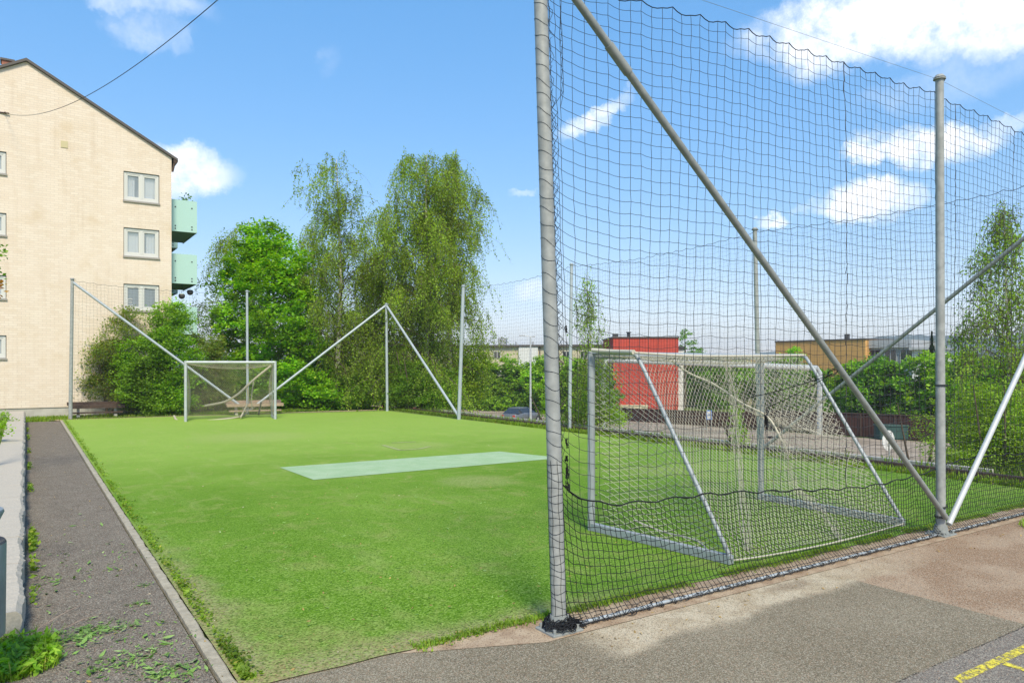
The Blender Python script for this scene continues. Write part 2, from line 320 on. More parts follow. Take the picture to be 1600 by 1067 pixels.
def roadm():
    b = NB('road_surface', .9)
    n = b.noise(.5, 5); f = b.noise(12, 5)
    sv = b.vec(b.m_('MULTIPLY', b.m_('ADD', b.m_('MULTIPLY', b.x, .55), b.m_('MULTIPLY', b.y, .83)), .08), b.m_('MULTIPLY', b.m_('SUBTRACT', b.m_('MULTIPLY', b.x, .83), b.m_('MULTIPLY', b.y, .55)), .02), 0.0)
    st = b.noise(8, 5, .7, vec=sv)
    c = b.mix(b.rng(n, .35, .65), (.24, .19, .14), (.32, .26, .20)); c = b.mix(b.rng(st, .5, .62, 0, .6), c, (.42, .35, .28)); return b.done(c)
M['road'] = roadm()

# ------------------------------------------------------------------ mesh helpers
def tag(o, label=None, cat=None, group=None, kind=None):
    if label: o['label'] = label
    if cat: o['category'] = cat
    if group: o['group'] = group
    if kind: o['kind'] = kind
    return o
def empty(name, loc, label, cat, group=None, rz=0):
    o = bpy.data.objects.new(name, None); C.collection.objects.link(o); o.location = loc; o.rotation_euler = (0, 0, rz)
    o.empty_display_size = .2
    return tag(o, label, cat, group)
def link(name, me, m, parent=None, smooth=False):
    if m is not None: me.materials.append(m)
    if smooth: me.polygons.foreach_set('use_smooth', [True] * len(me.polygons))
    o = bpy.data.objects.new(name, me); C.collection.objects.link(o)
    if parent is not None: o.parent = parent
    return o
def npmesh(name, V, Fq):
    V = np.asarray(V, dtype=np.float32).reshape(-1, 3); Fq = np.asarray(Fq, dtype=np.int32)
    k = Fq.shape[1]; me = bpy.data.meshes.new(name)
    me.vertices.add(len(V)); me.vertices.foreach_set('co', V.ravel())
    me.loops.add(Fq.size); me.loops.foreach_set('vertex_index', Fq.ravel())
    me.polygons.add(len(Fq)); me.polygons.foreach_set('loop_start', np.arange(0, Fq.size, k, dtype=np.int32))
    me.polygons.foreach_set('loop_total', np.full(len(Fq), k, dtype=np.int32))
    me.update(calc_edges=True); return me
class MB:
    """collects boxes, prisms and tubes into one mesh"""
    def __init__(s): s.v = []; s.f = []
    def add(s, vs, fs):
        o = len(s.v); s.v += [tuple(p) for p in vs]; s.f += [tuple(i + o for i in f) for f in fs]; return s
    def box(s, x0, x1, y0, y1, z0, z1):
        return s.add([(x0, y0, z0), (x1, y0, z0), (x1, y1, z0), (x0, y1, z0), (x0, y0, z1), (x1, y0, z1), (x1, y1, z1), (x0, y1, z1)],
                     [(0, 3, 2, 1), (4, 5, 6, 7), (0, 1, 5, 4), (1, 2, 6, 5), (2, 3, 7, 6), (3, 0, 4, 7)])
    def bevbox(s, x0, x1, y0, y1, z0, z1, b):
        c = [(x0 + b, y0), (x1 - b, y0), (x1, y0 + b), (x1, y1 - b), (x1 - b, y1), (x0 + b, y1), (x0, y1 - b), (x0, y0 + b)]
        return s.prism(c, z0, z1, b)
    def prism(s, pts, z0, z1, b=0):
        n = len(pts); cx = sum(p[0] for p in pts) / n; cy = sum(p[1] for p in pts) / n
        vs = [(x, y, z0) for x, y in pts] + [(x, y, z1 - b) for x, y in pts]
        fs = [tuple(range(n - 1, -1, -1))] + [(i, (i + 1) % n, n + (i + 1) % n, n + i) for i in range(n)]
        if b:
            q = []
            for x, y in pts:
                dx, dy = cx - x, cy - y; l = math.hypot(dx, dy) or 1; q.append((x + dx / l * b, y + dy / l * b, z1))
            vs += q; fs += [(n + i, n + (i + 1) % n, 2 * n + (i + 1) % n, 2 * n + i) for i in range(n)]; fs.append(tuple(range(2 * n, 3 * n)))
        else: fs.append(tuple(range(n, 2 * n)))
        return s.add(vs, fs)
    def tube(s, pts, r, n=10, caps=True):
        pts = [Vector(p) for p in pts]; rs = r if isinstance(r, (list, tuple)) else [r] * len(pts)
        vs = []; fs = []; up = None
        for i, p in enumerate(pts):
            d = (pts[min(i + 1, len(pts) - 1)] - pts[max(i - 1, 0)]).normalized()
            if up is None:
                a = Vector((0, 0, 1)) if abs(d.z) < .9 else Vector((1, 0, 0)); up = d.cross(a).normalized()
            up = (up - d * up.dot(d)).normalized(); v = d.cross(up)
            for k in range(n):
                t = 2 * math.pi * k / n; vs.append(p + (up * math.cos(t) + v * math.sin(t)) * rs[i])
        for i in range(len(pts) - 1):
            for k in range(n): fs.append((i * n + k, i * n + (k + 1) % n, (i + 1) * n + (k + 1) % n, (i + 1) * n + k))
        if caps:
            m_ = len(vs); vs += vs[:n] + vs[m_ - n:m_]; fs.append(tuple(range(m_ + n - 1, m_ - 1, -1))); fs.append(tuple(range(m_ + n, m_ + 2 * n)))
        return s.add(vs, fs)
    def build(s, name, m, parent=None, smooth=False):
        me = bpy.data.meshes.new(name); me.from_pydata(s.v, [], s.f); me.update()
        o = link(name, me, m, parent, smooth)
        if smooth: me.polygons.foreach_set('use_smooth', [len(f) <= 4 for f in s.f])
        return o
def lines_mesh(groups, r):
    """groups: list of arrays (n_lines, n_pts, 3) -> thin three-sided cords"""
    VV = []; FF = []; off = 0
    for A in groups:
        A = np.asarray(A, dtype=float)
        if A.ndim == 2: A = A[None]
        n, m, _ = A.shape
        D = np.empty_like(A); D[:, 1:-1] = A[:, 2:] - A[:, :-2]; D[:, 0] = A[:, 1] - A[:, 0]; D[:, -1] = A[:, -1] - A[:, -2]
        D /= np.linalg.norm(D, axis=2, keepdims=True) + 1e-9
        up = np.zeros_like(D); up[..., 2] = 1
        st = np.abs(D[..., 2]) > .85; up[st] = (1, 0.1, 0)
        U = np.cross(D, up); U /= np.linalg.norm(U, axis=2, keepdims=True) + 1e-9; W = np.cross(D, U)
        ring = np.stack([A + r * (math.cos(t) * U + math.sin(t) * W) for t in (0, 2.094, 4.189)], axis=2)
        VV.append(ring.reshape(-1, 3))
        idx = (np.arange(n)[:, None, None] * m + np.arange(m - 1)[None, :, None]) * 3
        k = np.arange(3)[None, None, :]; k2 = (k + 1) % 3
        f = np.stack([idx + k, idx + k2, idx + 3 + k2, idx + 3 + k], axis=-1).reshape(-1, 4) + off
        FF.append(f); off += n * m * 3
    return np.concatenate(VV), np.concatenate(FF)
def cords(name, groups, r, m, parent=None):
    V, Fq = lines_mesh(groups, r); return link(name, npmesh(name, V, Fq), m, parent)
def leafmesh(name, P0, size, m, parent=None, upb=.5, asp=.62, droop=0.0):
    P0 = np.asarray(P0, dtype=float); n = len(P0)
    nrm = rng.normal(size=(n, 3)); nrm[:, 2] = np.abs(nrm[:, 2]) + upb; nrm /= np.linalg.norm(nrm, axis=1, keepdims=True)
    a = rng.normal(size=(n, 3)); a[:, 2] -= droop; a -= nrm * (a * nrm).sum(1, keepdims=True); a /= np.linalg.norm(a, axis=1, keepdims=True)
    b = np.cross(nrm, a); s = (size * rng.uniform(.65, 1.3, n))[:, None]
    V = np.stack([P0 - a * s * .5, P0 + b * s * asp * .5 - nrm * s * .08, P0 + a * s * .5 - nrm * s * .1, P0 - b * s * asp * .5 - nrm * s * .08], axis=1)
    return link(name, npmesh(name, V, np.arange(n * 4).reshape(-1, 4)), m, parent)
def blades(name, P0, h, m, wd=.006, lean=.5, kind=None, parent=None):
    P0 = np.asarray(P0, dtype=float); n = len(P0); az = rng.uniform(0, 6.283, n); hh = h * rng.uniform(.5, 1.25, n) if np.isscalar(h) else h
    ln = lean * hh * rng.uniform(.1, 1.2, n); d = np.stack([np.cos(az), np.sin(az), np.zeros(n)], 1); q = np.stack([-np.sin(az), np.cos(az), np.zeros(n)], 1) * wd
    up = np.zeros((n, 3)); up[:, 2] = hh
    V = np.stack([P0 - q, P0 + q, P0 + up * .6 + d * ln[:, None] * .4 + q * .8, P0 + up * .6 + d * ln[:, None] * .4 - q * .8,
                  P0 + up + d * ln[:, None]], 1)
    base = np.arange(n)[:, None] * 5
    tri = np.concatenate([base + np.array([[0, 1, 2]]), base + np.array([[0, 2, 3]]), base + np.array([[3, 2, 4]])])
    return link(name, npmesh(name, V, tri), m, parent)

# ------------------------------------------------------------------ terrain and sheets
def tz(x, y):
    """ground height outside the pitch: falls to the road on the right"""
    t = np.clip((np.asarray(x, dtype=float) - 13.1) / 9.0, 0, 1); t = t * t * (3 - 2 * t)
    return -.05 - 3.45 * t
xs = np.concatenate([np.linspace(-1400, -20, 12), np.linspace(-16, 12.9, 16), np.linspace(13.2, 24, 28), np.linspace(30, 2700, 28)])
ys = np.concatenate([np.linspace(-60, -8, 5), np.linspace(-4, 60, 33), np.linspace(80, 3200, 18)])
XX, YY = np.meshgrid(xs, ys); ZZ = tz(XX, YY)
rr_ = rng.normal(size=XX.shape) * .04; ZZ = ZZ + np.where((XX > 14) & (XX < 24), rr_, 0)
V = np.stack([XX, YY, ZZ], -1).reshape(-1, 3); nx = len(xs)
I = (np.arange(len(ys) - 1)[:, None] * nx + np.arange(nx - 1)[None]).ravel()
tag(link('ground', npmesh('ground', V, np.stack([I, I + 1, I + 1 + nx, I + nx], 1)), M['soil'], smooth=True), kind='structure')
def sheet(name, pts, z, m):
    me = bpy.data.meshes.new(name); me.from_pydata([(p[0], p[1], z if len(p) == 2 else p[2]) for p in pts], [], [tuple(range(len(pts)))]); me.update()
    return tag(link(name, me, m), kind='structure')
YF = 4.36                                # front edge of the turf
BL = (1.03, 28.9); BR = (12.35, 27.9)    # far corners of the turf
jit = lambda a, s: a + random.uniform(-s, s)
yard = [(-8, -5), (13.0, -5), (13.0, 3.97)] + [(x, 3.97) for x in (3.0,)] + [(2.2, 4.5), (1.03, 4.5), (.93, 4.5), (.93, 28.45), (0.0, 28.45), (-.12, 28.45), (-.12, 5.6), (-8, 5.6)]
sheet('asphalt_path', yard, 0.0, M['asphalt'])
front = [(1.03, YF - .02)] + [(1.4 + .25 * i, YF - .01 + random.uniform(-.018, .018)) for i in range(44)] + [(12.5, YF)]
sheet('turf_pitch', front + [(12.45, 16), BR, BL], .008, M['turf'])
mp = [G(437, 731), G(490, 750.5), G(880, 716), G(780, 706)]
sheet('mint_turf_patch', [(p.x, p.y) for p in mp], .013, M['mint'])
sheet('dirt_strip', [(2.9, 3.97), (13.0, 3.97), (13.0, 4.6), (12.5, 4.45), (2.6, 4.42), (2.0, 4.33)], .003, M['dirt'])
sheet('dirt_edge', [(12.3, 4.3), (13.15, 4.3), (13.15, 28.6), (.6, 29.4), (.9, 28.75), (12.2, 27.8)], -.008, M['dirt'])
# worn lines: a faint penalty box mark in the turf, yellow paint on the yard
def strip(a, b, wd):
    a = Vector(a[:2]); b = Vector(b[:2]); d = (b - a).normalized(); n = Vector((-d.y, d.x)) * wd / 2
    return [tuple(a - n), tuple(b - n), tuple(b + n), tuple(a + n)]
worn = mat('worn_line', (.36, .37, .17), .9, col2=(.24, .32, .09), vs=20)
mb = MB()
for a, b in (((598, 696), (626, 704)), ((626, 704), (655, 702)), ((655, 702), (672, 698)), ((612, 692.5), (650, 690.5))):
    q = strip(G(*a), G(*b), .09); mb.add([(x, y, .0135) for x, y in q], [(0, 1, 2, 3)])
tag(mb.build('worn_pitch_marking', worn), kind='structure')
mb = MB()
mb.add([(4.53, 2.13, .004), (9, 2.13, .004), (9, 2.195, .004), (4.58, 2.195, .004)], [(0, 1, 2, 3)])
mb.add([(5.03, 1.2, .004), (5.09, 1.2, .004), (5.09, 2.125, .004), (5.03, 2.125, .004)], [(0, 1, 2, 3)])
tag(mb.build('yellow_line', M['yellow']), kind='structure')
# kerb stones along the path
Vk = []; ysn = np.arange(4.36, 28.75, .09)
mb = MB(); prev = None
for i, y in enumerate(ysn):
    j0 = random.uniform(-.002, .002) + .012; j1 = random.uniform(-.004, .004); z = .014 + random.uniform(-.002, .002)
    if i % 11 == 0: z -= .008; j1 -= .004
    j0 += .012; z = z - .004
    ring = [(.925 + j0, y, -.03), (.930 + j0, y, z - .006), (.938 + j0, y, z), (1.016 + j1, y, z), (1.026 + j1, y, z - .006), (1.030 + j1, y, -.03)]
    o = len(mb.v); mb.v += ring
    if i: mb.f += [(o - 6 + k, o - 6 + k + 1, o + k + 1, o + k) for k in range(5)]
mb.f.append((0, 1, 2, 3, 4, 5)); tag(mb.build('path_kerb', M['kerb']), kind='structure')

# road below the pitch, with a pale kerb
ra, rb = P(560, 640, 1), None
def RG(px, py): p = G(px, py, -3.46); return (p.x, p.y)
road = [RG(560, 634), RG(740, 638), RG(975, 657), RG(1140, 668), RG(1350, 684), RG(1480, 692), RG(1800, 712), (29, 5), (24.5, 5), (24.5, 40), (23, 95)]
sheet('road', road, -3.46, M['road'])
ptsk = [Vector((23.9, y, 0)) for y in range(6, 92, 3)]
mb = MB()
for dx, wz, zz, t in ((0, .25, -3.34, 0), ):
    for i in range(len(ptsk) - 1): mb.box(ptsk[i].x - .2, ptsk[i].x + .2, ptsk[i].y, ptsk[i + 1].y - .01, -3.5, zz)
tag(mb.build('road_kerb', M['concrete']), kind='structure')
# low edging beam along the right side of the pitch
mb = MB().box(12.95, 13.07, 3.7, 28.2, -.05, .10)
tag(mb.build('edging_beam', M['wood']), 'long low dark wooden edging beam beyond the right side net', 'edging beam')
mb = MB().box(13.75, 13.9, 6, 27.6, -.2, .06)
tag(mb.build('edging_beam', M['concrete']), 'pale concrete edging beam on the slope above the road', 'edging beam')
# distant wooded hills
def hill(name, px0, px1, d, prof, colm):
    V = []; n = 90
    for j, (s, hs) in enumerate(((0, 1.0), (1, 0))):
        pass
    rows = 7; V = []
    for r_ in range(rows):
        t = r_ / (rows - 1)
        for i in range(n):
            u = i / (n - 1); px = px0 + (px1 - px0) * u; top = prof(u)
            base = P(px, HY, d * (1 + .25 * (t - .5))); hz = (H + (HY - top) / F * d)
            k = math.sin(math.pi * min(1, t * 1.0)) if r_ not in (0, rows - 1) else 0
            V.append((base.x, base.y, -6 + (hz + 6) * k * (1 + random.uniform(-.03, .03) * (k > .9))))
    Fs = [(r_ * n + i, r_ * n + i + 1, (r_ + 1) * n + i + 1, (r_ + 1) * n + i) for r_ in range(rows - 1) for i in range(n - 1)]
    me = bpy.data.meshes.new(name); me.from_pydata(V, [], Fs); me.update(); tag(link(name, me, colm), kind='structure')
forest = mat('far_forest', (.035, .068, .045), .95, col2=(.02, .042, .03), vs=.02)
hill('forested_hill', 1180, 2100, 1500, lambda u: 549 - 26 * min(1, max(0, (u * 920 - 20) / 260)) ** .8 + 4 * math.sin(u * 21), forest)
hill('distant_hills', -400, 1300, 1900, lambda u: 553 + 3 * math.sin(u * 17) - 3 * math.sin(u * 6), forest)

# ------------------------------------------------------------------ left: granite wall
wallt = lambda y: .20 + .006 * (y - 5.9)
w0 = empty('granite_wall', (0, 0, 0), 'low pale granite retaining wall with rough face along the left side of the path', 'wall')
y = 5.95
while y < 28.9:
    ln = random.uniform(1.0, 1.5); y1 = min(y + ln, 29.0)
    mb = MB(); nyy = max(3, int((y1 - y) / .06)); zl = [-.05, .03, .09, .15, None]
    x_in = -.42
    for i in range(nyy + 1):
        yy = y + .006 + (y1 - y - .012) * i / nyy; zt = wallt(yy)
        ring = [(x_in, yy, -.05), (x_in, yy, zt)]
        edge = .010 * math.sin(yy * 5.1) + random.uniform(-.006, .006)
        ring.append((-.05 + edge, yy, zt + random.uniform(-.004, .004)))
        for z in (zt - .03, zt * .66, zt * .33, -.05): ring.append((-.02 + edge + random.uniform(-.008, .008), yy, z))
        o = len(mb.v); mb.v += ring; k = len(ring)
        if i: mb.f += [(o - k + j, o + j, o + (j + 1) % k, o - k + (j + 1) % k) for j in range(k)]
        else: mb.f.append(tuple(range(k)))
    mb.f.append(tuple(reversed(range(len(mb.v) - 7, len(mb.v)))))
    mb.build('stone_block', M['granite'], w0); y = y1
# soil bed behind the wall
sheet('planting_bed', [(-.42, 5.95), (-.42, 29), (-8, 29), (-8, 5.95)], .14, M['soil'])

# ------------------------------------------------------------------ apartment building
YB = 31.6
XL, XR = -4.75, onY(268, 300, YB).x
zE = onY(268, 247, YB).z; zA = onY(42, 97, YB).z; XA = (XL + XR) / 2
bld = empty('apartment_building', (0, YB, 0), 'pale yellow brick apartment block with gable end and green glass balconies', 'building')
def loc(p): return (p[0], p[1] - YB, p[2])
wins = []
for (a, b) in (((193, 267), (249, 319)), ((193, 355), (249, 404)), ((193, 443), (249, 487)), ((193, 530), (249, 570))):
    p = onY(a[0], a[1], YB); q = onY(b[0], b[1], YB); wins.append((p.x, q.x, q.z, p.z))
xr = onY(10, 300, YB).x
for (t, bt) in ((237, 272), (333, 368), (430, 467), (524, 560)):
    wins.append((xr - 1.25, xr, onY(5, bt, YB).z, onY(5, t, YB).z))
mb = MB(); D = .14
xsB = sorted({XL, XR} | {w_[0] for w_ in wins} | {w_[1] for w_ in wins}); plz = .30
for xi in range(len(xsB) - 1):
    a, b = xsB[xi], xsB[xi + 1]; col = sorted([w_ for w_ in wins if w_[0] <= a + 1e-6 and w_[1] >= b - 1e-6], key=lambda t: t[2])
    z = plz
    for w_ in col:
        if w_[2] > z: mb.add([(a, 0, z), (b, 0, z), (b, 0, w_[2]), (a, 0, w_[2])], [(0, 1, 2, 3)])
        z = w_[3]
    mb.add([(a, 0, z), (b, 0, z), (b, 0, zE), (a, 0, zE)], [(0, 1, 2, 3)])
mb.add([(XL, 0, zE), (XR, 0, zE), (XA, 0, zA)], [(0, 1, 2)])
mb.add([(XR, 0, plz), (XR, 26, plz), (XR, 26, zE), (XR, 0, zE)], [(0, 1, 2, 3)])
mb.add([(XL, 0, plz), (XL, 26, plz), (XL, 26, zE), (XL, 0, zE)], [(0, 3, 2, 1)])
mb.add([(XL, 26, plz), (XR, 26, plz), (XR, 26, zE), (XA, 26, zA), (XL, 26, zE)], [(4, 3, 2, 1, 0)])
mb.build('wall', M['brick'], bld)
MB().box(XL + .03, XR - .03, .03, 25.9, -.2, plz).build('plinth', M['concrete'], bld)
# roof: two slabs with thin metal verge
def slab(x0, z0, x1, z1, t=.10):
    return [(x0, -.10, z0), (x1, -.10, z1), (x1, -.10, z1 + t), (x0, -.10, z0 + t), (x0, 26.2, z0), (x1, 26.2, z1), (x1, 26.2, z1 + t), (x0, 26.2, z0 + t)]
sl = (zA - zE) / (XR - XA); mb = MB(); fs = [(0, 1, 2, 3), (7, 6, 5, 4), (0, 4, 5, 1), (1, 5, 6, 2), (2, 6, 7, 3), (3, 7, 4, 0)]
mb.add(slab(XA, zA + .01, XR + .22, zE + .01 - .22 * sl), fs); mb.add(slab(XA - .001, zA + .01, XL - .22, zE + .01 - .22 * sl), fs)
rf = mb.build('roof', M['roof'], bld)
cp = onY(12, 100, YB + 5)
MB().box(cp.x - .2, cp.x + .2, 4.8, 5.3, zA - 1.2, cp.z + .05).build('chimney', M['brickred'], rf)
MB().box(cp.x - .25, cp.x + .25, 4.75, 5.35, cp.z + .05, cp.z + .13).build('chimney_cap', M['roof'], rf)
mb = MB(); mb.tube([(XR + .14, -.08, zE - .12 * 1), (XR + .14, 26, zE - .12)], .09, 8); mb.tube([(XR + .10, -.05, zE - .2), (XR + .03, -.03, zE - .55)], .04, 8)
mb.build('gutter', M['wood'], bld)
vp = onY(95, 220, YB); vq = onY(106, 232, YB); MB().box(vp.x, vq.x, -.02, .05, vq.z, vp.z).build('vent', M['vent'], bld)
for i, (x0, x1, z0, z1) in enumerate(wins):
    f = MB(); t = .07; y0, y1 = .045, .11
    f.box(x0 + .02, x0 + .02 + t, y0, y1, z0 + .02, z1 - .02); f.box(x1 - .02 - t, x1 - .02, y0, y1, z0 + .02, z1 - .02)
    xa, xb = x0 + .02 + t, x1 - .02 - t
    f.box(xa, xb, y0, y1, z0 + .02, z0 + .02 + t * 1.4); f.box(xa, xb, y0, y1, z1 - .02 - t, z1 - .02)
    za, zb = z0 + .02 + t * 1.4, z1 - .02 - t; xm = (x0 + x1) / 2
    f.box(xm - .045, xm + .045, y0 - .006, y1, za, zb)
    for (sa, sb) in ((xa, xm - .045), (xm + .045, xb)):           # sash rims
        s = .055; f.box(sa, sa + s, y0 + .012, y1, za, zb); f.box(sb - s, sb, y0 + .012, y1, za, zb); f.box(sa + s, sb - s, y0 + .012, y1, za, za + s); f.box(sa + s, sb - s, y0 + .012, y1, zb - s, zb)
    fr = f.build('window', M['white'], bld)
    dark = i == 2
    pm = M['pane_d'] if dark else M['pane']
    MB().add([(xa, .085, za), (xb, .085, za), (xb, .085, zb), (xa, .085, zb)], [(0, 1, 2, 3)]).build('pane', M['clear'], fr)
    MB().box(x0 + .01, x1 - .01, .45, .47, z0 + .01, z1 - .01).build('room_back', M['pane_d'] if dark else M['room'], fr)
    for (ca, cb) in (((xa, xa + .0), (xb, xb)) if dark else ((xa, xa + (.42 if i % 2 else .30)), (xb - (.36 if i % 3 else .5), xb))):
        if cb - ca < .05: continue
        nn_ = 15; V = []
        for kk in range(nn_): xx_ = ca + (cb - ca) * kk / (nn_ - 1); V += [(xx_, .16 + .018 * math.sin(kk * 1.7), za), (xx_, .16 + .018 * math.sin(kk * 1.7), zb)]
        MB().add(V, [(2 * kk, 2 * kk + 2, 2 * kk + 3, 2 * kk + 1) for kk in range(nn_ - 1)]).build('curtain', M['curtain'], fr)
    rv = MB()
    rv.add([(x0, 0, z0), (x0, .2, z0), (x0, .2, z1), (x0, 0, z1)], [(0, 1, 2, 3)]); rv.add([(x1, 0, z0), (x1, .2, z0), (x1, .2, z1), (x1, 0, z1)], [(3, 2, 1, 0)])
    rv.add([(x0, 0, z1), (x1, 0, z1), (x1, .2, z1), (x0, .2, z1)], [(0, 3, 2, 1)]); rv.build('reveal', M['reveal'], fr)
    MB().box(x0 - .02, x1 + .02, -.05, .06, z0 - .05, z0 + .015).build('sill', M['sill'], fr)
    if dark:   # euro-like ring sticker in the window
        a = onY(204, 472, YB); pts = [(a.x + .13 * math.cos(t), .082, a.z + .13 * math.sin(t)) for t in np.linspace(R(50), R(310), 14)]
        mm_ = MB().tube(pts, .014, 6); mm_.tube([(a.x - .17, .082, a.z + .03), (a.x + .06, .082, a.z + .03)], .01, 6); mm_.tube([(a.x - .17, .082, a.z - .03), (a.x + .06, .082, a.z - .03)], .01, 6)
        mm_.build('window_sticker', M['white'], fr)
# balconies on the far side of the corner
for k, (yt, yb, ybs) in enumerate(((313, 360, 376), (397, 441, 452), (479, 520, 530))):
    for j in range(2):
        Y0 = .55 + j * 4.6
        zt = onY(285, yt, YB + .55).z; zb = onY(285, yb, YB + .55).z
        x1 = XR + 1.02
        s = MB().box(XR + .01, x1, Y0 + .02, Y0 + 3.2, zb - .02, zb + .14).build('balcony', M['slab'], bld)
        g = MB().box(XR + .02, x1 + .02, Y0 - .02, Y0, zb - .06, zt); g.box(x1 + .003, x1 + .025, Y0, Y0 + 3.2, zb - .06, zt); g.build('glass_panel', M['balc'], s)
        for bx in (XR + .22, x1 - .18):
            for bz in (zt - .3, zb + .05, zb + .16): MB().tube([(bx, Y0 - .035, bz), (bx, Y0 - .02, bz)], .028, 8).build('bolt', M['dark'], s)
# plant on the top balcony
tp = onY(293, 313, YB + 1.0)
ep = empty('potted_plant', (tp.x - .05, tp.y, tp.z - .7), 'small green potted plant peeking over the top balcony', 'plant')
MB().tube([(0, 0, 0), (0, 0, .3)], [.12, .16], 12).build('pot', M['pot'], ep)
leafmesh('foliage', rng.normal(size=(90, 3)) * (.13, .13, .16) + (0, 0, .62), .1, M['bush'], ep)
MB().tube([(0, 0, .25), (.02, 0, .6)], .01, 6).build('stem', M['bark'], ep)
for (px, py, t) in ((284, 463, 'left'), (297, 457, 'right')):
    a = onY(px, py, YB + .9)
    e = empty('hanging_pot', tuple(a), 'small dark hanging pot under the balcony, the %s of two' % ('lower left' if t == 'left' else 'upper right'), 'hanging pot', 'hanging pots under the balcony')
    MB().tube([(0, 0, -.11), (0, 0, -.07), (0, 0, .02), (0, 0, .07)], [.03, .10, .13, .11], 12).build('bowl', M['pot'], e, True)
    MB().tube([(0, 0, .07), (0, 0, .10)], [.11, .09], 12).build('lid', M['potb'], e)
    zt_ = onY(285, 441, YB + .9).z
    MB().tube([(0, 0, .1), (0, 0, zt_ - a.z - .08)], .005, 4).build('hanger', M['black'], e)
# overhead wire from the gable, running over the yard
A = onY(8, 177, YB - .03); B = P(345, -4, 10.5); B2 = B + (B - A).normalized() * 14; pts = []
for i in range(41):
    t = i / 40; p = A.lerp(B, t); p.z -= 1.15 * 4 * t * (1 - t) * .55; pts.append(tuple(p))
pts.append(tuple(B2))
wr = empty('overhead_wire', tuple(A), 'thin dark overhead wire sagging from the brick gable across the sky', 'wire')
MB().tube([(p[0] - A.x, p[1] - A.y, p[2] - A.z) for p in pts], .007, 5).build('cable', M['cord'], wr)
mb = MB().tube([(-.25, .02, 0), (.12, -.03, 0)], .025, 6); mb.tube([(0, .03, .03), (0, -.05, 0)], .03, 6); mb.build('bracket', M['wood'], wr)

# ------------------------------------------------------------------ posts, braces and nets
def post(base, top, r, label, m=M['galv'], cap=True, plate=True, name='net_post'):
    base = Vector(base); top = Vector(top)
    e = empty(name, tuple(base), label, 'post', 'steel posts carrying the ball nets')
    d = top - base
    MB().tube([(0, 0, 0), tuple(d)], [r, r * .86], 20, True).build('pole', m, e, True)
    if plate:
        mb = MB().bevbox(-.13, .13, -.11, .11, 0, .018, .004); mb.tube([(0, 0, .018), (0, 0, .11)], [r + .03, r + .012], 16)
        for sx in (-1, 1):
            for sy in (-1, 1): mb.tube([(sx * .1, sy * .08, .018), (sx * .1, sy * .08, .045)], .012, 6)
        mb.build('base_plate', M['galv_d'], e)
    if cap:
        mb = MB().tube([tuple(d), tuple(d + Vector((0, 0, .03)))], [r + .012, r * .8], 16); q = d + Vector((0, 0, -.02))
        mb.tube([tuple(q), tuple(q + Vector((0, 0, .012)))], r + .014, 16)
        mb.tube([tuple(q + Vector((r, 0, .01))), tuple(q + Vector((r + .05, 0, .015)))], .012, 6); mb.build('cap', m, e)
    return e
def brace(a, b, r, label, m=M['galv'], sleeve=None):
    a = Vector(a); b = Vector(b); e = empty('brace_pole', tuple(a), label, 'brace', 'slanting braces between the net posts')
    MB().tube([(0, 0, 0), tuple(b - a)], r, 16).build('tube', m, e, True)
    if sleeve:
        s0, s1 = sleeve; d = b - a; MB().tube([tuple(d * s0), tuple(d * s1)], r * 1.25, 16).build('sleeve', m, e, True)
    return e
pN = G(874, 984); pNt = P(842, -92, 5.02)
p2 = G(1470, 835); p2t = P(1468, 122, 8.03)
p3 = Vector((12.9, 4.12, 0)); p3t = Vector((12.9, 4.12, 4.75))
q1 = G(1187, 708); q1t = P(1179.5, 358, 15.4); q2 = G(890, 672.5); q2t = P(893, 413, 20.8); q3 = G(717, 655.5); q3t = P(724, 447, 25.0)
qc = G(605, 642.5); qct = P(603.5, 475, 29.4)
r1 = G(387, 648); r1t = P(386, 455, (H * F / 78)); r0 = G(110, 654.5); r0t = P(113, 436, H * F / 84.5)
post(pN, pNt, .053, 'tall near post with black net laced around it, at the front edge of the pitch')
post(p2, p2t, .049, 'front post with two braces meeting at its base plate')
post(p3, p3t, .049, 'post at the near right corner of the pitch, outside the picture', plate=True)
post(q1, q1t, .05, 'side post seen behind the near goal', M['galv'], plate=False)
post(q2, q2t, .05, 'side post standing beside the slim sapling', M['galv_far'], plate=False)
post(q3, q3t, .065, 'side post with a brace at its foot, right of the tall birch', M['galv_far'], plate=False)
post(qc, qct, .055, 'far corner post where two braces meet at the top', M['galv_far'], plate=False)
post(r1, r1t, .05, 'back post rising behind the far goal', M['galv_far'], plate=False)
post(r0, r0t, .06, 'back left corner post next to the dark bench', M['galv'], plate=False)
up = Vector((0, 0, 1))
ba, bb0 = pNt - up * .12 + Vector((.06, -.02, 0)), p2 + up * .20 + Vector((-.03, -.07, 0))
def at_px(a, b, px):
    lo, hi = 0.0, 1.0
    for _ in range(40):
        t = (lo + hi) / 2; p = a.lerp(b, t); x = 800 + F * (FY * p.x - FX * p.y) / (FX * p.x + FY * p.y)
        if x < px: lo = t
        else: hi = t
    return t
brace(ba, bb0, .029, 'long brace with a thicker sleeve falling from the near post to the front post foot', M['galv_d'], sleeve=(at_px(ba, bb0, 951), at_px(ba, bb0, 982)))
brace(p2 + up * .12 + Vector((.05, -.06, 0)), p3t - up * .3 + Vector((-.05, -.03, 0)), .031, 'pale brace rising right from the foot of the front post', M['pale'])
brace(q1 + up * .05, p3t - up * .2 + Vector((0, .05, 0)), .033, 'dark brace rising right behind the front post toward the near corner', M['galv_d'])
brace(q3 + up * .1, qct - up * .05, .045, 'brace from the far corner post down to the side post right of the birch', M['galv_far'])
brace(r1 + up * .12, qct - up * .05, .045, 'brace from the far corner post down to the post foot behind the far goal', M['galv_far'])
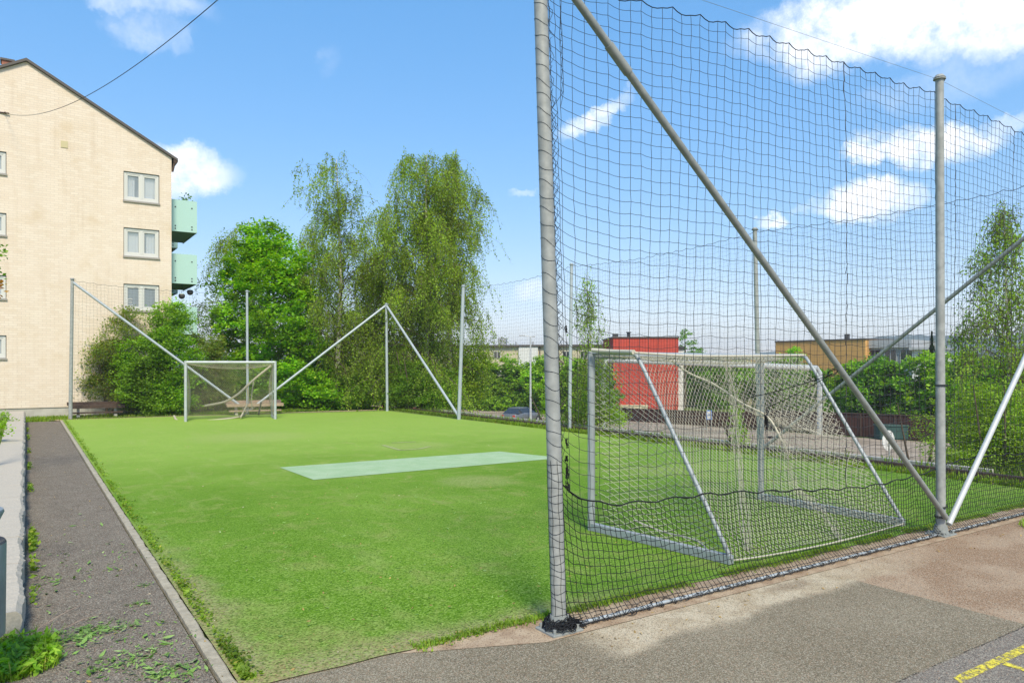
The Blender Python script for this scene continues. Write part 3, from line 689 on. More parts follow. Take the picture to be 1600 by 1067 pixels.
brace(r1 + up * .14, r0t - up * .1, .045, 'brace from the back left corner post down behind the far goal', M['galv_far'])

# --- front net, coarse above and fine below
X0, X1, YN = pN.x + .03, p3.x, 4.17
span = lambda X: (X - X0)
ztop = lambda X: np.interp(X, [X0, p2.x, X1], [pNt.z - .05, p2t.z - .06, p3t.z - .06])
cs = .097
Xc = X0 + np.concatenate([[.0, .035, .075], np.arange(.125, X1 - X0, cs)])
amp_wave = lambda X, k: .018 * np.abs(np.sin((X - X0) * math.pi / (3 * cs))) * k
def zbound(X):
    s = X - X0; z = .70 + .48 * np.exp(-s / .30) + .06 * np.sin(s * 1.3 - .4)
    return z + .012 * np.sin(s * math.pi / cs * .5)
nr = 42
def netY(X, z):
    s = np.asarray(X) - X0; zz = np.asarray(z)
    near2 = np.exp(-((np.asarray(X) - p2.x) / .25) ** 2)
    b = .04 * np.sin(s * 1.1 + zz * .5) + .04 * (1 - near2) + .012 * np.sin(s * 2.7 - zz * 1.3)
    b = b + .09 * np.exp(-s / .9) * (1 - np.exp(-s / .16)) * np.clip(1.4 - zz * .15, .3, 1)
    return np.where(s < .01, pN.y, YN + b * np.clip(zz * 1.3, 0, 1)) - np.clip(.12 - zz, 0, .12) * .6
Zg = np.zeros((nr + 1, len(Xc)))
for i in range(nr + 1):
    t = i / nr; zt = ztop(Xc) - .02 - .055 * (.22 + .78 * math.exp(-t * 22)) * np.abs(np.sin((Xc - X0) * math.pi / (3 * cs))); zb_ = zbound(Xc)
    ampl = np.interp(zb_ + (zt - zb_) * (1 - t), [1.2, 2.6, 4.9], [.12, .12, .10])
    Zg[i] = zt + (zb_ - zt) * t + ampl * np.exp(-(Xc - X0) / .35) * (1 - t) * min(1, t * 6)
Zg += rng.normal(size=Zg.shape) * .0025
XG = np.tile(Xc, (nr + 1, 1)) + rng.normal(size=Zg.shape) * .0022
lean = (pNt.x - pN.x) / pNt.z
XG += lean * Zg * np.exp(-(XG - X0) / .5)
PT = np.stack([XG, netY(XG, Zg) + rng.normal(size=Zg.shape) * .002, Zg], -1)
for pp_ in PT: pass
# subdivide rows with slight sag between knots
def densify(Pg, sag):
    mid = (Pg[:, :-1] + Pg[:, 1:]) / 2; mid[..., 2] -= sag
    outp = np.empty((Pg.shape[0], Pg.shape[1] * 2 - 1, 3)); outp[:, ::2] = Pg; outp[:, 1::2] = mid; return outp
fn = empty('front_ball_net', (0, 0, 0), 'black ball net along the front of the pitch, coarse mesh above and fine mesh below', 'net')
V1, F1 = lines_mesh([densify(PT[1:], .004), PT.transpose(1, 0, 2)], .0022)
V2, F2 = lines_mesh([densify(PT[:1], .006)], .0048)
V3, F3 = lines_mesh([PT[-1:]], .0068)
link('coarse_mesh', npmesh('coarse_mesh', V1, F1), M['cord'], fn)
o2 = npmesh('edge_rope', np.concatenate([V2, V3]), np.concatenate([F2, F3 + len(V2)])); link('edge_rope', o2, M['black'], fn)
Xf = X0 + np.concatenate([[0, .02, .045, .07], np.arange(.1, X1 - X0, cs / 2)]); nf = 15
Zf = np.zeros((nf + 1, len(Xf))); Yf = np.zeros_like(Zf)
for i in range(nf + 1):
    t = i / nf; zb_ = zbound(Xf); Zf[i] = zb_ * (1 - t) + .012 * t + .16 * np.exp(-(Xf - X0) / .28) * math.sin(math.pi * t) * (1 - t)
    Yf[i] = netY(Xf, Zf[i]) - .02 * t
Zf += rng.normal(size=Zf.shape) * .0035; Zf[-1] = np.abs(Zf[-1]) * .7 + .008; Yf += rng.normal(size=Yf.shape) * .003
Yf[-1] -= .035 + rng.normal(size=len(Xf)) * .012; Yf[-2] -= .03; Yf[-3] -= .012
XFg = np.tile(Xf, (nf + 1, 1)) + rng.normal(size=Zf.shape) * .0035 + lean * Zf * np.exp(-(Xf - X0) / .5)[None]
PF = np.stack([XFg, Yf, Zf], -1)
ln_groups = [densify(PF, .0015), PF.transpose(1, 0, 2)]
cords('fine_mesh', ln_groups, .0029, M['black'], fn)
# wire above the net
cords('top_wire', [np.array([[pNt.x, pNt.y, pNt.z - .03], [p2t.x, p2t.y, p2t.z - .02], [p3t.x, p3t.y, p3t.z - .02]])], .002, M['galv'], fn)
# vertical joint ropes
for xj in (6.7, 8.9, 10.2):
    i = int(np.argmin(np.abs(Xc - xj))); seg = PT[:, i].copy(); seg = np.repeat(seg, 2, axis=0)[:-1]; seg[:, 0] += rng.normal(size=len(seg)) * .008
    cords('joint_cord', [seg[None]], .0035, M['cord'], fn)
# lacing around the near post
axis = (pNt - pN)
def onpost(z): return pN + axis * (z / axis.z)
rg = []
zz = .12
while zz < pNt.z - .05:
    c = onpost(zz); r = .0545 - .0075 * zz / pNt.z; tl = random.uniform(-.012, .012)
    rg.append([(c.x + r * math.cos(a), c.y + r * math.sin(a), zz + tl * math.cos(a) + .008 * math.cos(a * 2 + zz * 30) + (.025 if zz > 1.2 else .006) * math.sin(a - .6)) for a in np.linspace(0, 2 * math.pi, 15)])
    zz += .1 + random.uniform(-.02, .02) if zz > 1.19 else .052
cords('post_lacing', [np.array(rg)], .0020, M['black'], fn)
vs = []
for k in range(7):
    a0 = k * 2 * math.pi / 7
    vs.append([(onpost(z).x + .0540 * math.cos(a0 + .08 * math.sin(z * 21 + k)), onpost(z).y + .0540 * math.sin(a0 + .08 * math.sin(z * 21 + k)), z) for z in np.linspace(.04, 1.19, 24)])
cords('post_lacing', [np.array(vs)], .0017, M['black'], fn)
zl = np.linspace(1.2, pNt.z - .1, 130); zg = []
for i, z in enumerate(zl):
    c = onpost(z); a = -.35 + .45 * math.sin(i * 2.1) + .2 * math.sin(i * .7); rr = .055 + .012 * math.sin(i * 1.7) ** 2
    zg.append((c.x + rr * math.cos(a), c.y + rr * math.sin(a), z + .01 * math.sin(i * 3.3)))
zg2 = [(p[0] + .03 + .02 * math.sin(i * 1.1), p[1] + .03, p[2]) for i, p in enumerate(zg)]
cords('post_lacing', [np.array([zg, zg2])], .0022, M['cord'], fn)
# bunched net at the foot, along the pipe, and a knot at the band
tg = []
def tangle(cx, cy, cz, sx, sy, sz, n, m=10):
    for _ in range(n):
        p = np.cumsum(rng.normal(size=(m, 3)) * (sx, sy, sz) * .45, axis=0); p -= p.mean(0)
        p = np.clip(p, (-sx * 1.5, -sy * 1.5, -sz * 1.2), (sx * 1.5, sy * 1.5, sz * 1.2)) + (cx, cy, cz); p[:, 2] = np.maximum(p[:, 2], .006); tg.append(p)
for k in range(13):
    a_ = np.linspace(0, 6.283, 26); rk = .075 + .05 * rng.uniform() + rng.normal(size=26) * .008; zk = .10 - (rk - .07) * 1.2 + rng.normal(size=26) * .010
    q_ = np.stack([pN.x + rk * np.cos(a_), pN.y + rk * np.sin(a_), np.maximum(zk, .024)], 1); tg += [q_[:10], q_[8:18], q_[15:25]]
tangle(pN.x, pN.y - .05, .06, .06, .03, .03, 50); tangle(pN.x + .06, pN.y - .03, .04, .09, .05, .03, 40)
for (dx, dz, sz) in ((.065, 1.30, .03), (.062, 1.19, .02), (.07, 1.10, .05), (.07, 1.0, .04), (.06, 2.1, .02)): tangle(pN.x + dx, pN.y + .0, dz, .010, .010, sz, 5)
bl_ = []
for k in range(3):
    x_ = np.arange(pN.x + .05, X1, .028); n_ = len(x_); w_k = np.where(x_ < pN.x + 1.1, 1.5, .8)
    bl_.append(np.stack([x_ + rng.normal(size=n_) * .012, YN - .09 + w_k * .022 * np.sin(x_ * (40 + 9 * k) + k) + rng.normal(size=n_) * .008, np.abs(.022 + w_k * .018 * np.cos(x_ * (47 - 5 * k) + k * 2)) + .003], 1))
cords('bottom_cord', [np.array(bl_)], .0028, M['black'], fn)
cords('bunched_net', [np.array(tg)], .0034, M['black'], fn)
# ground pipe under the net
gp = MB().tube([(pN.x + .06, YN - .085, .024), (p2.x - .12, YN - .085, .022)], .013, 10); gp.tube([(p2.x + .14, YN - .085, .024), (X1, YN - .085, .024)], .012, 10)
tag(gp.build('ground_pipe', M['galv_far'], None, True), 'pale thin steel pipe lying on the ground along the bottom of the front net', 'pipe')
# cords tied from the long brace to the near goal net, and around the front post
kn = P(1197, 637, 8.6); bt = P(1301, 583, 6.9); bt2 = P(1300, 585, 6.9); c0 = []
def curve(a, b, sag, n=14): return [tuple(Vector(a).lerp(Vector(b), i / (n - 1)) + Vector((random.uniform(-.006, .006), 0, -sag * 4 * (i / (n - 1)) * (1 - i / (n - 1))))) for i in range(n)]
c0.append(curve(kn, bt, .02)); c0.append(curve(P(1166, 622, 8.4), bt2, .015)); c0.append(curve(kn, kn - up * .42, 0))
cords('tie_cord', [np.array(c0)], .0045, M['black'], fn)
def ring_tie(c, rr, tilt): cords('tie_cord', [np.array([[(c.x + rr * math.cos(a), c.y + rr * math.sin(a), c.z + tilt * math.cos(a) + dz) for a in np.linspace(0, 6.283, 14)] for dz in (0, .013)])], .0045, M['black'], fn)
ring_tie(bt, .042, .03); ring_tie(Vector((p2.x, p2.y, p2.z + 1.62)), .053, 0)
for dz in (.06, .2, .3): ring_tie(Vector((p2.x, p2.y, dz)), .06, .01)

def farnet(name, A, At, B, Bt, label, cols_posts=None, r=.0016, cell=.11):
    """plain net between two lines; A..B along the ground, At..Bt along the top, passing through way points"""
    A = np.array(A, dtype=float); At = np.array(At, dtype=float)
    seg = np.linalg.norm(A[1:, :2] - A[:-1, :2], axis=1); cum = np.concatenate([[0], np.cumsum(seg)]); Ltot = cum[-1]
    s = np.arange(0, Ltot, cell); base = np.stack([np.interp(s, cum, A[:, k]) for k in range(3)], 1); top = np.stack([np.interp(s, cum, At[:, k]) for k in range(3)], 1)
    nrow = int((top[:, 2].mean()) / cell); t = np.linspace(0, 1, nrow + 1)[:, None, None]
    # drop between posts
    frac = np.zeros(len(s))
    for k in range(len(seg)): msk = (s >= cum[k]) & (s <= cum[k + 1]); frac[msk] = (s[msk] - cum[k]) / seg[k]
    drop = .12 * 4 * frac * (1 - frac) + .035 * np.abs(np.sin(s * math.pi / (cell * 3)))
    Pg = base[None] * (1 - t) + top[None] * t; Pg[..., 2] -= drop[None] * t[..., 0]
    Pg += rng.normal(size=Pg.shape) * .006; Pg[..., 2] = np.maximum(Pg[..., 2], .01)
    e = empty(name, (0, 0, 0), label, 'net')
    cords('mesh', [Pg, Pg.transpose(1, 0, 2)], r, M['cord'], e)
    cords('edge_rope', [densify(Pg[-1:], .004), Pg[:1] + np.array([0, 0, .02])], .0055, M['cord'], e)
    cords('edge_rope', [Pg[int(nrow * .2)][None]], .004, M['cord'], e)
    return e
nrm_r = Vector((.07, 0, 0)); nrm_b = Vector((0, .08, 0))
side = [(p3, p3t), (q1, q1t), (q2, q2t), (q3, q3t), (qc, qct)]
farnet('side_ball_net', [tuple(a + nrm_r) for a, b in side], [tuple(b + nrm_r - up * .03) for a, b in side], None, None, 'thin dark ball net along the right side of the pitch above the road')
back = [(r0, r0t), (r1, r1t), (qc, qct)]
farnet('back_ball_net', [tuple(a + nrm_b) for a, b in back], [tuple(b + nrm_b - up * .03) for a, b in back], None, None, 'thin dark ball net behind the far goal, in front of the bushes')

# ------------------------------------------------------------------ goals
def diamond(S, ns, nt_, n=30):
    """two families of diagonal lines over a surface S(s,t), s,t in 0..1"""
    out_ = []
    for sgn in (1, -1):
        for k in range(-nt_, ns + nt_ + 1):
            # line: s*ns = k + sgn * t*nt
            t = np.linspace(0, 1, n); s = (k + sgn * t * nt_ * 1.0) / ns
            ok = (s >= 0) & (s <= 1)
            if ok.sum() < 3: continue
            t0, t1 = t[ok][0], t[ok][-1]; tt = np.linspace(t0, t1, n); ss = (k + sgn * tt * nt_) / ns
            out_.append(S(np.clip(ss, 0, 1), tt))
    return np.array(out_)
def quadS(A, B, Cc, Dd, bulge, wob=.02, ph=0):
    A, B, Cc, Dd = (np.array(v, dtype=float) for v in (A, B, Cc, Dd)); bl = np.array(bulge, dtype=float)
    def S(s, t):
        s = s[:, None]; t = t[:, None]; p = (A * (1 - s) + B * s) * (1 - t) + (Cc * (1 - s) + Dd * s) * t
        k = np.sin(math.pi * s) ** .7 * np.sin(math.pi * t) ** .8
        return p + bl * k + wob * np.concatenate([np.sin(7 * s + 5 * t + ph), np.cos(6 * t - 4 * s + ph), np.sin(9 * s * t + ph)], 1) * np.minimum(1, 6 * k)
    return S
def goal(AF, BF, AR, BR_, AT, BT, h, r, label, mm, mnet, nr_, name='football_goal'):
    o = Vector((AF[0], AF[1], 0)); e = empty(name, tuple(o), label, 'goal', 'small football goals')
    q = lambda v, z=0: tuple(Vector((v[0], v[1], z)) - Vector((o.x, o.y, 0)))
    for a in (AF, BF):
        mb = MB().tube([q(a, 0), q(a, h)], r, 12); 
        mb.build('post', mm, e, True)
    MB().tube([q(AF, h - r), q(BF, h - r)], r, 12).build('crossbar', mm, e, True)
    for F_, R_, T_ in ((AF, AR, AT), (BF, BR_, BT)):
        MB().tube([q(F_, h - .02), q(T_, h - .03), q((T_[0] * .96 + R_[0] * .04, T_[1] * .96 + R_[1] * .04), h - .06), q((T_[0] * .88 + R_[0] * .12, T_[1] * .88 + R_[1] * .12), h - .2), q(R_, .05)], r * .52, 10).build('rear_stay', mm, e, True)
        d = (Vector((R_[0], R_[1], 0)) - Vector((F_[0], F_[1], 0))); n_ = Vector((-d.y, d.x, 0)).normalized() * r * .85; f0 = Vector(q(F_)); r0_ = Vector(q(R_))
        mb = MB().add([tuple(f0 - n_ + up * .012), tuple(r0_ - n_ + up * .012), tuple(r0_ + n_ + up * .012), tuple(f0 + n_ + up * .012), tuple(f0 - n_ + up * .09), tuple(r0_ - n_ + up * .09), tuple(r0_ + n_ + up * .09), tuple(f0 + n_ + up * .09)],
                 [(0, 3, 2, 1), (4, 5, 6, 7), (0, 1, 5, 4), (1, 2, 6, 5), (2, 3, 7, 6), (3, 0, 4, 7)]); mb.build('base_bar', mm, e)
    return e, q
AF = (G(924, 829).x, G(924, 829).y); BF = (G(1189, 781).x, G(1189, 781).y); AR = (G(1143, 883).x, G(1143, 883).y); BR2 = (G(1412, 823).x, G(1412, 823).y)
AT = (AF[0] + .02, AF[1] - .66); BT = (BF[0] - .02, BF[1] - .66)
g1, q = goal(AF, BF, AR, BR2, AT, BT, 2.0, .042, 'near goal with white net and grey aluminium frame, behind the black front net', M['alu'], M['netw'], 1)
for k in range(12):
    z = .25 + k * .15; a = q(AF, z); MB().tube([(a[0] + .036, a[1] - .02, z), (a[0] + .055, a[1] - .035, z)], .006, 5).build('net_hook', M['dark'], g1)
ng = []
h = 1.97
top = quadS(q(AF, h), q(BF, h), q(AT, h - .03), q(BT, h - .03), (0, 0, -.10), .015); ng.append(diamond(top, 44, 9, 24))
bk = quadS(q(AT, h - .03), q(BT, h - .03), q(AR, .04), q(BR2, .04), (0, .35, -.18), .03, 1); ng.append(diamond(bk, 44, 30, 60))
sa = quadS(q(AT, h - .03), q(AF, h), q(AR, .04), (q(AF)[0] + .02, q(AF)[1] - .1, .1), (.22, 0, -.1), .02, 2); ng.append(diamond(sa, 9, 27, 50))
sb = quadS(q(BT, h - .03), q(BF, h), q(BR2, .04), (q(BF)[0] + .02, q(BF)[1] - .1, .1), (-.15, 0, -.1), .02, 3); ng.append(diamond(sb, 9, 27, 50))
# loose end of the net folded across the middle of the goal
fold = quadS(P(1075, 590, 9.3) - Vector((AF[0], AF[1], 0)), P(1262, 570, 9.2) - Vector((AF[0], AF[1], 0)), P(1225, 668, 8.9) - Vector((AF[0], AF[1], 0)), P(1330, 690, 8.3) - Vector((AF[0], AF[1], 0)), (0, .05, -.1), .03, 4)
ng.append(diamond(fold, 16, 12, 30))
cords('net', ng, .0027, M['netw'], g1)
off = Vector((AF[0], AF[1], 0))
def rope(pts, r, m, parent, name='net_rope'):
    p = [Vector(v) - off for v in pts]; outp = []
    for i in range(len(p) - 1):
        for t in np.linspace(0, 1, 7)[: -1 if i < len(p) - 2 else None]:
            a = p[max(i - 1, 0)]; b = p[i]; c = p[i + 1]; d = p[min(i + 2, len(p) - 1)]
            outp.append(tuple(.5 * ((2 * b) + (c - a) * t + (2 * a - 5 * b + 4 * c - d) * t * t + (3 * b - a - 3 * c + d) * t ** 3)))
    MB().tube(outp, r, 6).build(name, m, parent, True)
rope([P(1040, 556, 9.2), P(1075, 582, 9.2), P(1115, 600, 9.1), P(1160, 630, 9.0), P(1200, 652, 8.9), P(1222, 690, 8.8)], .014, M['netw'], g1)
def bundle(pts, n, wob, r, m, parent):
    p = np.array([tuple(Vector(v) - off) for v in pts]); t0 = np.linspace(0, 1, len(p)); t = np.linspace(0, 1, 26); c = np.stack([np.interp(t, t0, p[:, k]) for k in range(3)], 1); A_ = []
    for k in range(n):
        ph = rng.uniform(0, 6.28, 3); am = wob * rng.uniform(.3, 1.2); A_.append(c + am * np.stack([np.sin(t * 9 + ph[0] + k), np.cos(t * 11 + ph[1]), .6 * np.sin(t * 23 + ph[2])], 1) + rng.normal(size=c.shape) * wob * .25)
    cords('bunched_net', [np.array(A_)], r, m, parent)
bundle([P(1130, 560, 9.0), P(1146, 610, 8.9), P(1150, 680, 8.7), P(1158, 770, 8.3), P(1170, 872, 7.2)], 11, .035, .0026, M['netw'], g1)
bundle([P(1215, 650, 8.9), P(1225, 700, 8.8), P(1245, 760, 8.6), P(1290, 810, 8.2), P(1320, 850, 7.6)], 9, .05, .0025, M['netw'], g1)
rope([P(990, 812, 8.0), P(1035, 830, 7.7), P(1090, 845, 7.3), P(1120, 872, 6.9), P(1170, 872, 6.9), P(1300, 848, 7.5), P(1412, 818, 8.3)], .009, M['netw'], g1)
rope([P(991, 551, 7.5), P(1080, 556, 8.0), P(1180, 556, 8.4), P(1258, 555, 8.9)], .013, M['netw'], g1)
rope([P(926, 547, 8.1), P(955, 549, 7.9), P(990, 550, 7.5)], .026, M['netw'], g1)
tg = []
tangle(P(1197, 655, 8.6).x - off.x, P(1197, 655, 8.6).y - off.y, P(1197, 655, 8.6).z, .018, .02, .08, 6); tangle(P(1203, 683, 8.6).x - off.x, P(1203, 683, 8.6).y - off.y, P(1203, 683, 8.6).z, .045, .02, .02, 3)
cords('tie_knot', [np.array(tg)], .005, M['black'], g1)

AF = (G(290, 659).x, G(290, 659).y); BF = (G(430, 655).x, G(430, 655).y)
dv = (Vector((*BF, 0)) - Vector((*AF, 0))).normalized(); pv = Vector((-dv.y, dv.x, 0))
AR = tuple((Vector((*AF, 0)) + pv * 1.1)[:2]); BR2 = tuple((Vector((*BF, 0)) + pv * 1.1)[:2]); AT = tuple((Vector((*AF, 0)) + pv * .6)[:2]); BT = tuple((Vector((*BF, 0)) + pv * .6)[:2])
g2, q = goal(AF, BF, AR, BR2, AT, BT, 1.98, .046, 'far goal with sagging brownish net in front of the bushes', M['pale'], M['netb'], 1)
ng = []
bk = quadS(q(AT, 1.95), q(BT, 1.95), q(AR, .04), q(BR2, .04), (0, -.2, -.35), .03, 1); ng.append(diamond(bk, 44, 28, 40))
ng.append(diamond(quadS(q(AT, 1.95), q(AF, 1.95), q(AR, .04), q(AF, .1), (.15, 0, -.1), .02), 10, 28, 30)); ng.append(diamond(quadS(q(BT, 1.95), q(BF, 1.95), q(BR2, .04), q(BF, .1), (-.15, 0, -.1), .02), 10, 28, 30))
ng.append(diamond(quadS(q(AF, 1.93), q(BF, 1.93), q(AT, 1.88), q(BT, 1.88), (0, 0, -.2), .02), 40, 8, 20))
cords('net', ng, .0030, M['netb'], g2)
off = Vector((AF[0], AF[1], 0)); fd = 25.4
rope([P(424, 571, 26), P(398, 592, 25.8), P(386, 603, 25.6), P(370, 617, 25.4), P(350, 628, 25.3), P(320, 634, 25.2)], .045, M['netb'], g2)
rope([P(397, 592, 26), P(393, 620, 26), P(394, 640, 26)], .02, M['netb'], g2); rope([P(386, 603, 26), P(388, 625, 26), P(382, 640, 25.6), P(376, 652, 25)], .03, M['netb'], g2)
rope([P(408, 628, 26), P(404, 648, 26)], .03, M['dark'], g2); rope([P(272, 650, 25.3), P(284, 659, 24.6), P(340, 656, 24.8), P(378, 650, 25.6), P(388, 640, 26)], .04, M['netb'], g2)

# ------------------------------------------------------------------ benches, bins
def bench(c, rz, ln, label, m):
    e = empty('bench', tuple(c), label, 'bench', None, rz)
    for sx in (-1, 1):
        mb = MB().box(sx * ln * .33 - .05, sx * ln * .33 + .05, -.28, .28, 0, .12); mb.box(sx * ln * .33 - .04, sx * ln * .33 + .04, -.16, .16, .12, .40); mb.build('support', M['concrete'], e)
    mb = MB()
    for k in range(3): mb.bevbox(-ln / 2, ln / 2, -.24 + k * .165, -.10 + k * .165, .40, .455, .006)
    mb.box(-ln / 2, ln / 2, -.275, -.242, .35, .45); mb.build('seat', m, e)
    MB().box(-ln * .46, ln * .46, -.30, -.18, .17, .22).build('foot_board', m, e)
    mb = MB().box(-ln / 2 - .04, ln / 2 - .02, .25, .29, .44, .56); mb.build('backrest', m, e); return e
bc = G(152, 651); bench((bc.x, bc.y + .2, -.04), R(-1), 1.75, 'dark brown wooden bench at the foot of the brick gable, behind the back net', M['wood'])
bc = P(398, 646, 27.5); bench((bc.x, bc.y, -.04), R(-8), 2.0, 'pale weathered bench seen through the far goal net', M['palewood'])
def bin_(c, r, h, label, tilt=0):
    e = empty('litter_bin', tuple(c), label, 'bin'); mb = MB()
    mb.tube([(0, 0, 0), (0, 0, .01), (0, 0, h * .8)], [r * .94, r, r], 28, False); mb.add([(r * .9 * math.cos(a), r * .9 * math.sin(a), .005) for a in np.linspace(0, 2 * math.pi, 28, False)], [tuple(range(27, -1, -1))])
    mb.build('drum', M['bin'], e, True)
    MB().tube([(0, 0, h * .8), (0, 0, h * .8 + .012)], [r * 1.02, r * 1.02], 28).build('band', M['bin'], e, True)
    mb = MB(); mb.tube([(0, 0, h * .8 + .012), (0, 0, h - .03)], [r * .92, r * .92], 28, False); mb.build('collar', M['bin'], e, True)
    mb = MB().tube([(0, 0, h - .035), (0, 0, h - .02), (0, 0, h)], [r * 1.04, r * 1.08, r * 1.02], 28); mb.build('rim', M['bin'], e, True); return e
bp = P(13, 644, 28.6); bin_((bp.x, bp.y, -.02), .25, .80, 'grey steel litter bin by the brick gable beyond the end of the wall')
bp = P(-60, 1000, 4.05)
e = empty('litter_bin', (bp.x, bp.y, bp.z), 'grey steel litter bin cut off by the left edge of the picture', 'bin')
mb = MB().tube([(0, 0, 0), (0, 0, .01), (0, 0, .52)], [.19, .2, .205], 36, False); mb.build('drum', M['bin'], e, True)
MB().tube([(0, 0, .52), (0, 0, .532)], [.205, .198], 36).build('band', M['dark'], e, True)
MB().tube([(0, 0, .60), (0, 0, .64), (0, 0, .69), (0, 0, .705)], [.165, .172, .195, .19], 36).build('lid', M['bin'], e, True)
MB().tube([(-.1, 0, -.35), (-.1, 0, .6)], .025, 12).build('stand', M['galv'], e, True)

# ------------------------------------------------------------------ trees
def tree_empty(name, x, y, z, label, cat='tree', group=None): return empty(name, (x, y, z), label, cat, group)
def blobcrown(blobs, ncl, per, sig, size, m, e, name='crown', shell=.55, upb=.6, n_in=.0):
    cs_ = []; vol = np.array([b[3] * b[4] * b[5] for b in blobs]) ** .67; vol /= vol.sum()
    for b, f in zip(blobs, vol):
        n = max(3, int(ncl * f)); d = rng.normal(size=(n, 3)); d /= np.linalg.norm(d, axis=1, keepdims=True)
        r_ = shell + (1.08 - shell) * rng.uniform(0, 1, n) ** .7
        cs_.append(np.array(b[:3]) + d * r_[:, None] * np.array(b[3:6]))
    cc = np.concatenate(cs_); k = rng.normal(size=(len(cc), per, 3)) * np.array([sig, sig, sig * .55])
    k *= rng.uniform(.6, 1.3, (len(cc), 1, 1)); P0 = (cc[:, None] + k).reshape(-1, 3)
    return leafmesh(name, P0, size, m, e, upb=upb)
def limbs(e, hgt, r0_, n, spread, m, z0=.35, bend=.12, lead=True, nt_=8):
    mb = MB(); pts = [(bend * math.sin(t * 3 + hgt) * t, bend * math.cos(t * 2.3 + hgt) * t, hgt * t) for t in np.linspace(0, 1, nt_)]
    mb.tube(pts, [r0_ * (1.25 if i == 0 else 1) * (1 - .88 * t) for i, t in enumerate(np.linspace(0, 1, nt_))], 9, False)
    for k in range(n):
        t = z0 + (.93 - z0) * (k + .5) / n; a = k * 2.4 + random.uniform(-.4, .4); i = t * (nt_ - 1); p = Vector(pts[int(i)]).lerp(Vector(pts[min(int(i) + 1, nt_ - 1)]), i - int(i))
        L_ = spread(t) * random.uniform(.75, 1.05); q_ = [tuple(p + Vector((math.cos(a), math.sin(a), 0)) * L_ * s + Vector((0, 0, L_ * (.9 * s - .35 * s * s)))) for s in (0, .33, .66, 1)]
        rr = r0_ * (1 - .88 * t) * .55; mb.tube(q_, [rr, rr * .7, rr * .45, rr * .15], 6, False)
    mb.build('trunk', m, e, True); return pts
def birch(px, d, toppy, env, label, nl=46, ns=640, leaf=.075, m='birch', basez=None, lean=(0, 0), hang=(.5, 1.7), name='birch_tree', zlow=.12, per=26, group='birches around the pitch', tw=1.0, seed=0, up_=.55):
    rs = random.Random(px * 7 + seed); b = P(px, HY, d); bz = float(tz(b.x, b.y)) if basez is None else basez
    hgt = H + (HY - toppy) / F * d - bz; e = tree_empty(name, b.x, b.y, bz, label, 'tree', group)
    n = 12; pts = [Vector((lean[0] * t * hgt + .12 * math.sin(t * 5 + px), lean[1] * t * hgt + .1 * math.cos(t * 4 + px) - .1, hgt * t * .985)) for t in np.linspace(0, 1, n)]
    r0_ = .012 * hgt * tw; mb = MB(); mb2 = MB(); mb.tube(pts, [r0_ * (1.3 if i == 0 else 1) * (1 - .9 * i / (n - 1)) for i in range(n)], 10, False)
    anchors = []; wts = []
    for k in range(nl):
        t = zlow + (.97 - zlow) * (k + rs.random()) / nl; a = k * 2.399 + rs.uniform(-.5, .5); i = t * (n - 1); p = pts[int(i)].lerp(pts[min(int(i) + 1, n - 1)], i - int(i))
        L_ = env(t) * rs.uniform(.65, 1.12); rise = rs.uniform(.7, 1.25) * (1 if t > .3 else .6) * up_ / .55; q_ = []
        for s in np.linspace(0, 1, 7):
            v = p + Vector((math.cos(a + .2 * s), math.sin(a + .2 * s), 0)) * L_ * s + Vector((0, 0, L_ * (rise * s * 1.3 - rise * 1.0 * s * s - .25 * s ** 3))); q_.append(v)
        rr = r0_ * (1 - .88 * t) * .30; mb2.tube(q_, [rr * (1 - .85 * s) for s in np.linspace(0, 1, 7)], 5, False)
        for j in range(1, 7): anchors.append((q_[j], q_[j - 1])); wts.append(L_ * (.4 + j / 6))
    # leader tip
    for t in np.linspace(.82, 1, 6): anchors.append((pts[-1].lerp(pts[-3], (1 - t) * 4 % 1), pts[-1])); wts.append(.5)
    wts = np.array(wts) * np.repeat(rng.lognormal(0, .75, len(wts) // 3 + 1), 3)[:len(wts)]; wts /= wts.sum(); idx = rng.choice(len(anchors), ns, p=wts)
    Pl = []; tl = []
    for ii in idx:
        a, b_ = anchors[ii]; s = rs.random(); st = np.array(a.lerp(b_, s)) + rng.normal(size=3) * .10
        ln_ = rs.uniform(*hang); k = max(4, int(per * ln_ / 1.1)); tt = np.linspace(0, 1, k)
        out_ = rng.normal(size=2) * .34 * ln_
        pos = np.stack([st[0] + out_[0] * tt ** .6, st[1] + out_[1] * tt ** .6, st[2] - ln_ * tt ** 1.15], 1); pos = pos[pos[:, 2] > .12]
        if len(pos) < 2: continue
        Pl.append(pos + rng.normal(size=pos.shape) * .05); tl.append(np.array([pos[0], pos[len(pos) // 2], pos[-1]]))
    mb.build('trunk', M['birchbark'] if m != 'bushb' else M['bark'], e, True)
    mb2.build('branches', M['bark'], e)
    cords('twigs', [np.array(tl)], .004, M['bark'], e)
    leafmesh('crown', np.concatenate(Pl), leaf, M[m], e, upb=.1, droop=1.0); return e
ev1 = lambda t: np.interp(t, [0, .12, .3, .55, .8, .93, 1], [1.2, 2.2, 2.3, 2.1, 1.9, 1.7, 1.2])
ev2 = lambda t: np.interp(t, [0, .1, .3, .5, .75, .92, 1], [2.6, 3.8, 3.3, 2.8, 2.6, 1.9, 1.2])
birch(527, 32.5, 246, ev1, 'slim tall birch with white trunk left of the far corner post', nl=60, ns=1500, leaf=.085, seed=1, hang=(.3, 1.3))
birch(660, 32.0, 236, ev2, 'broad weeping birch right of the far corner post, tallest tree in view', nl=72, ns=3300, leaf=.085, seed=2, lean=(.02, 0), hang=(.3, 1.5), zlow=.06)
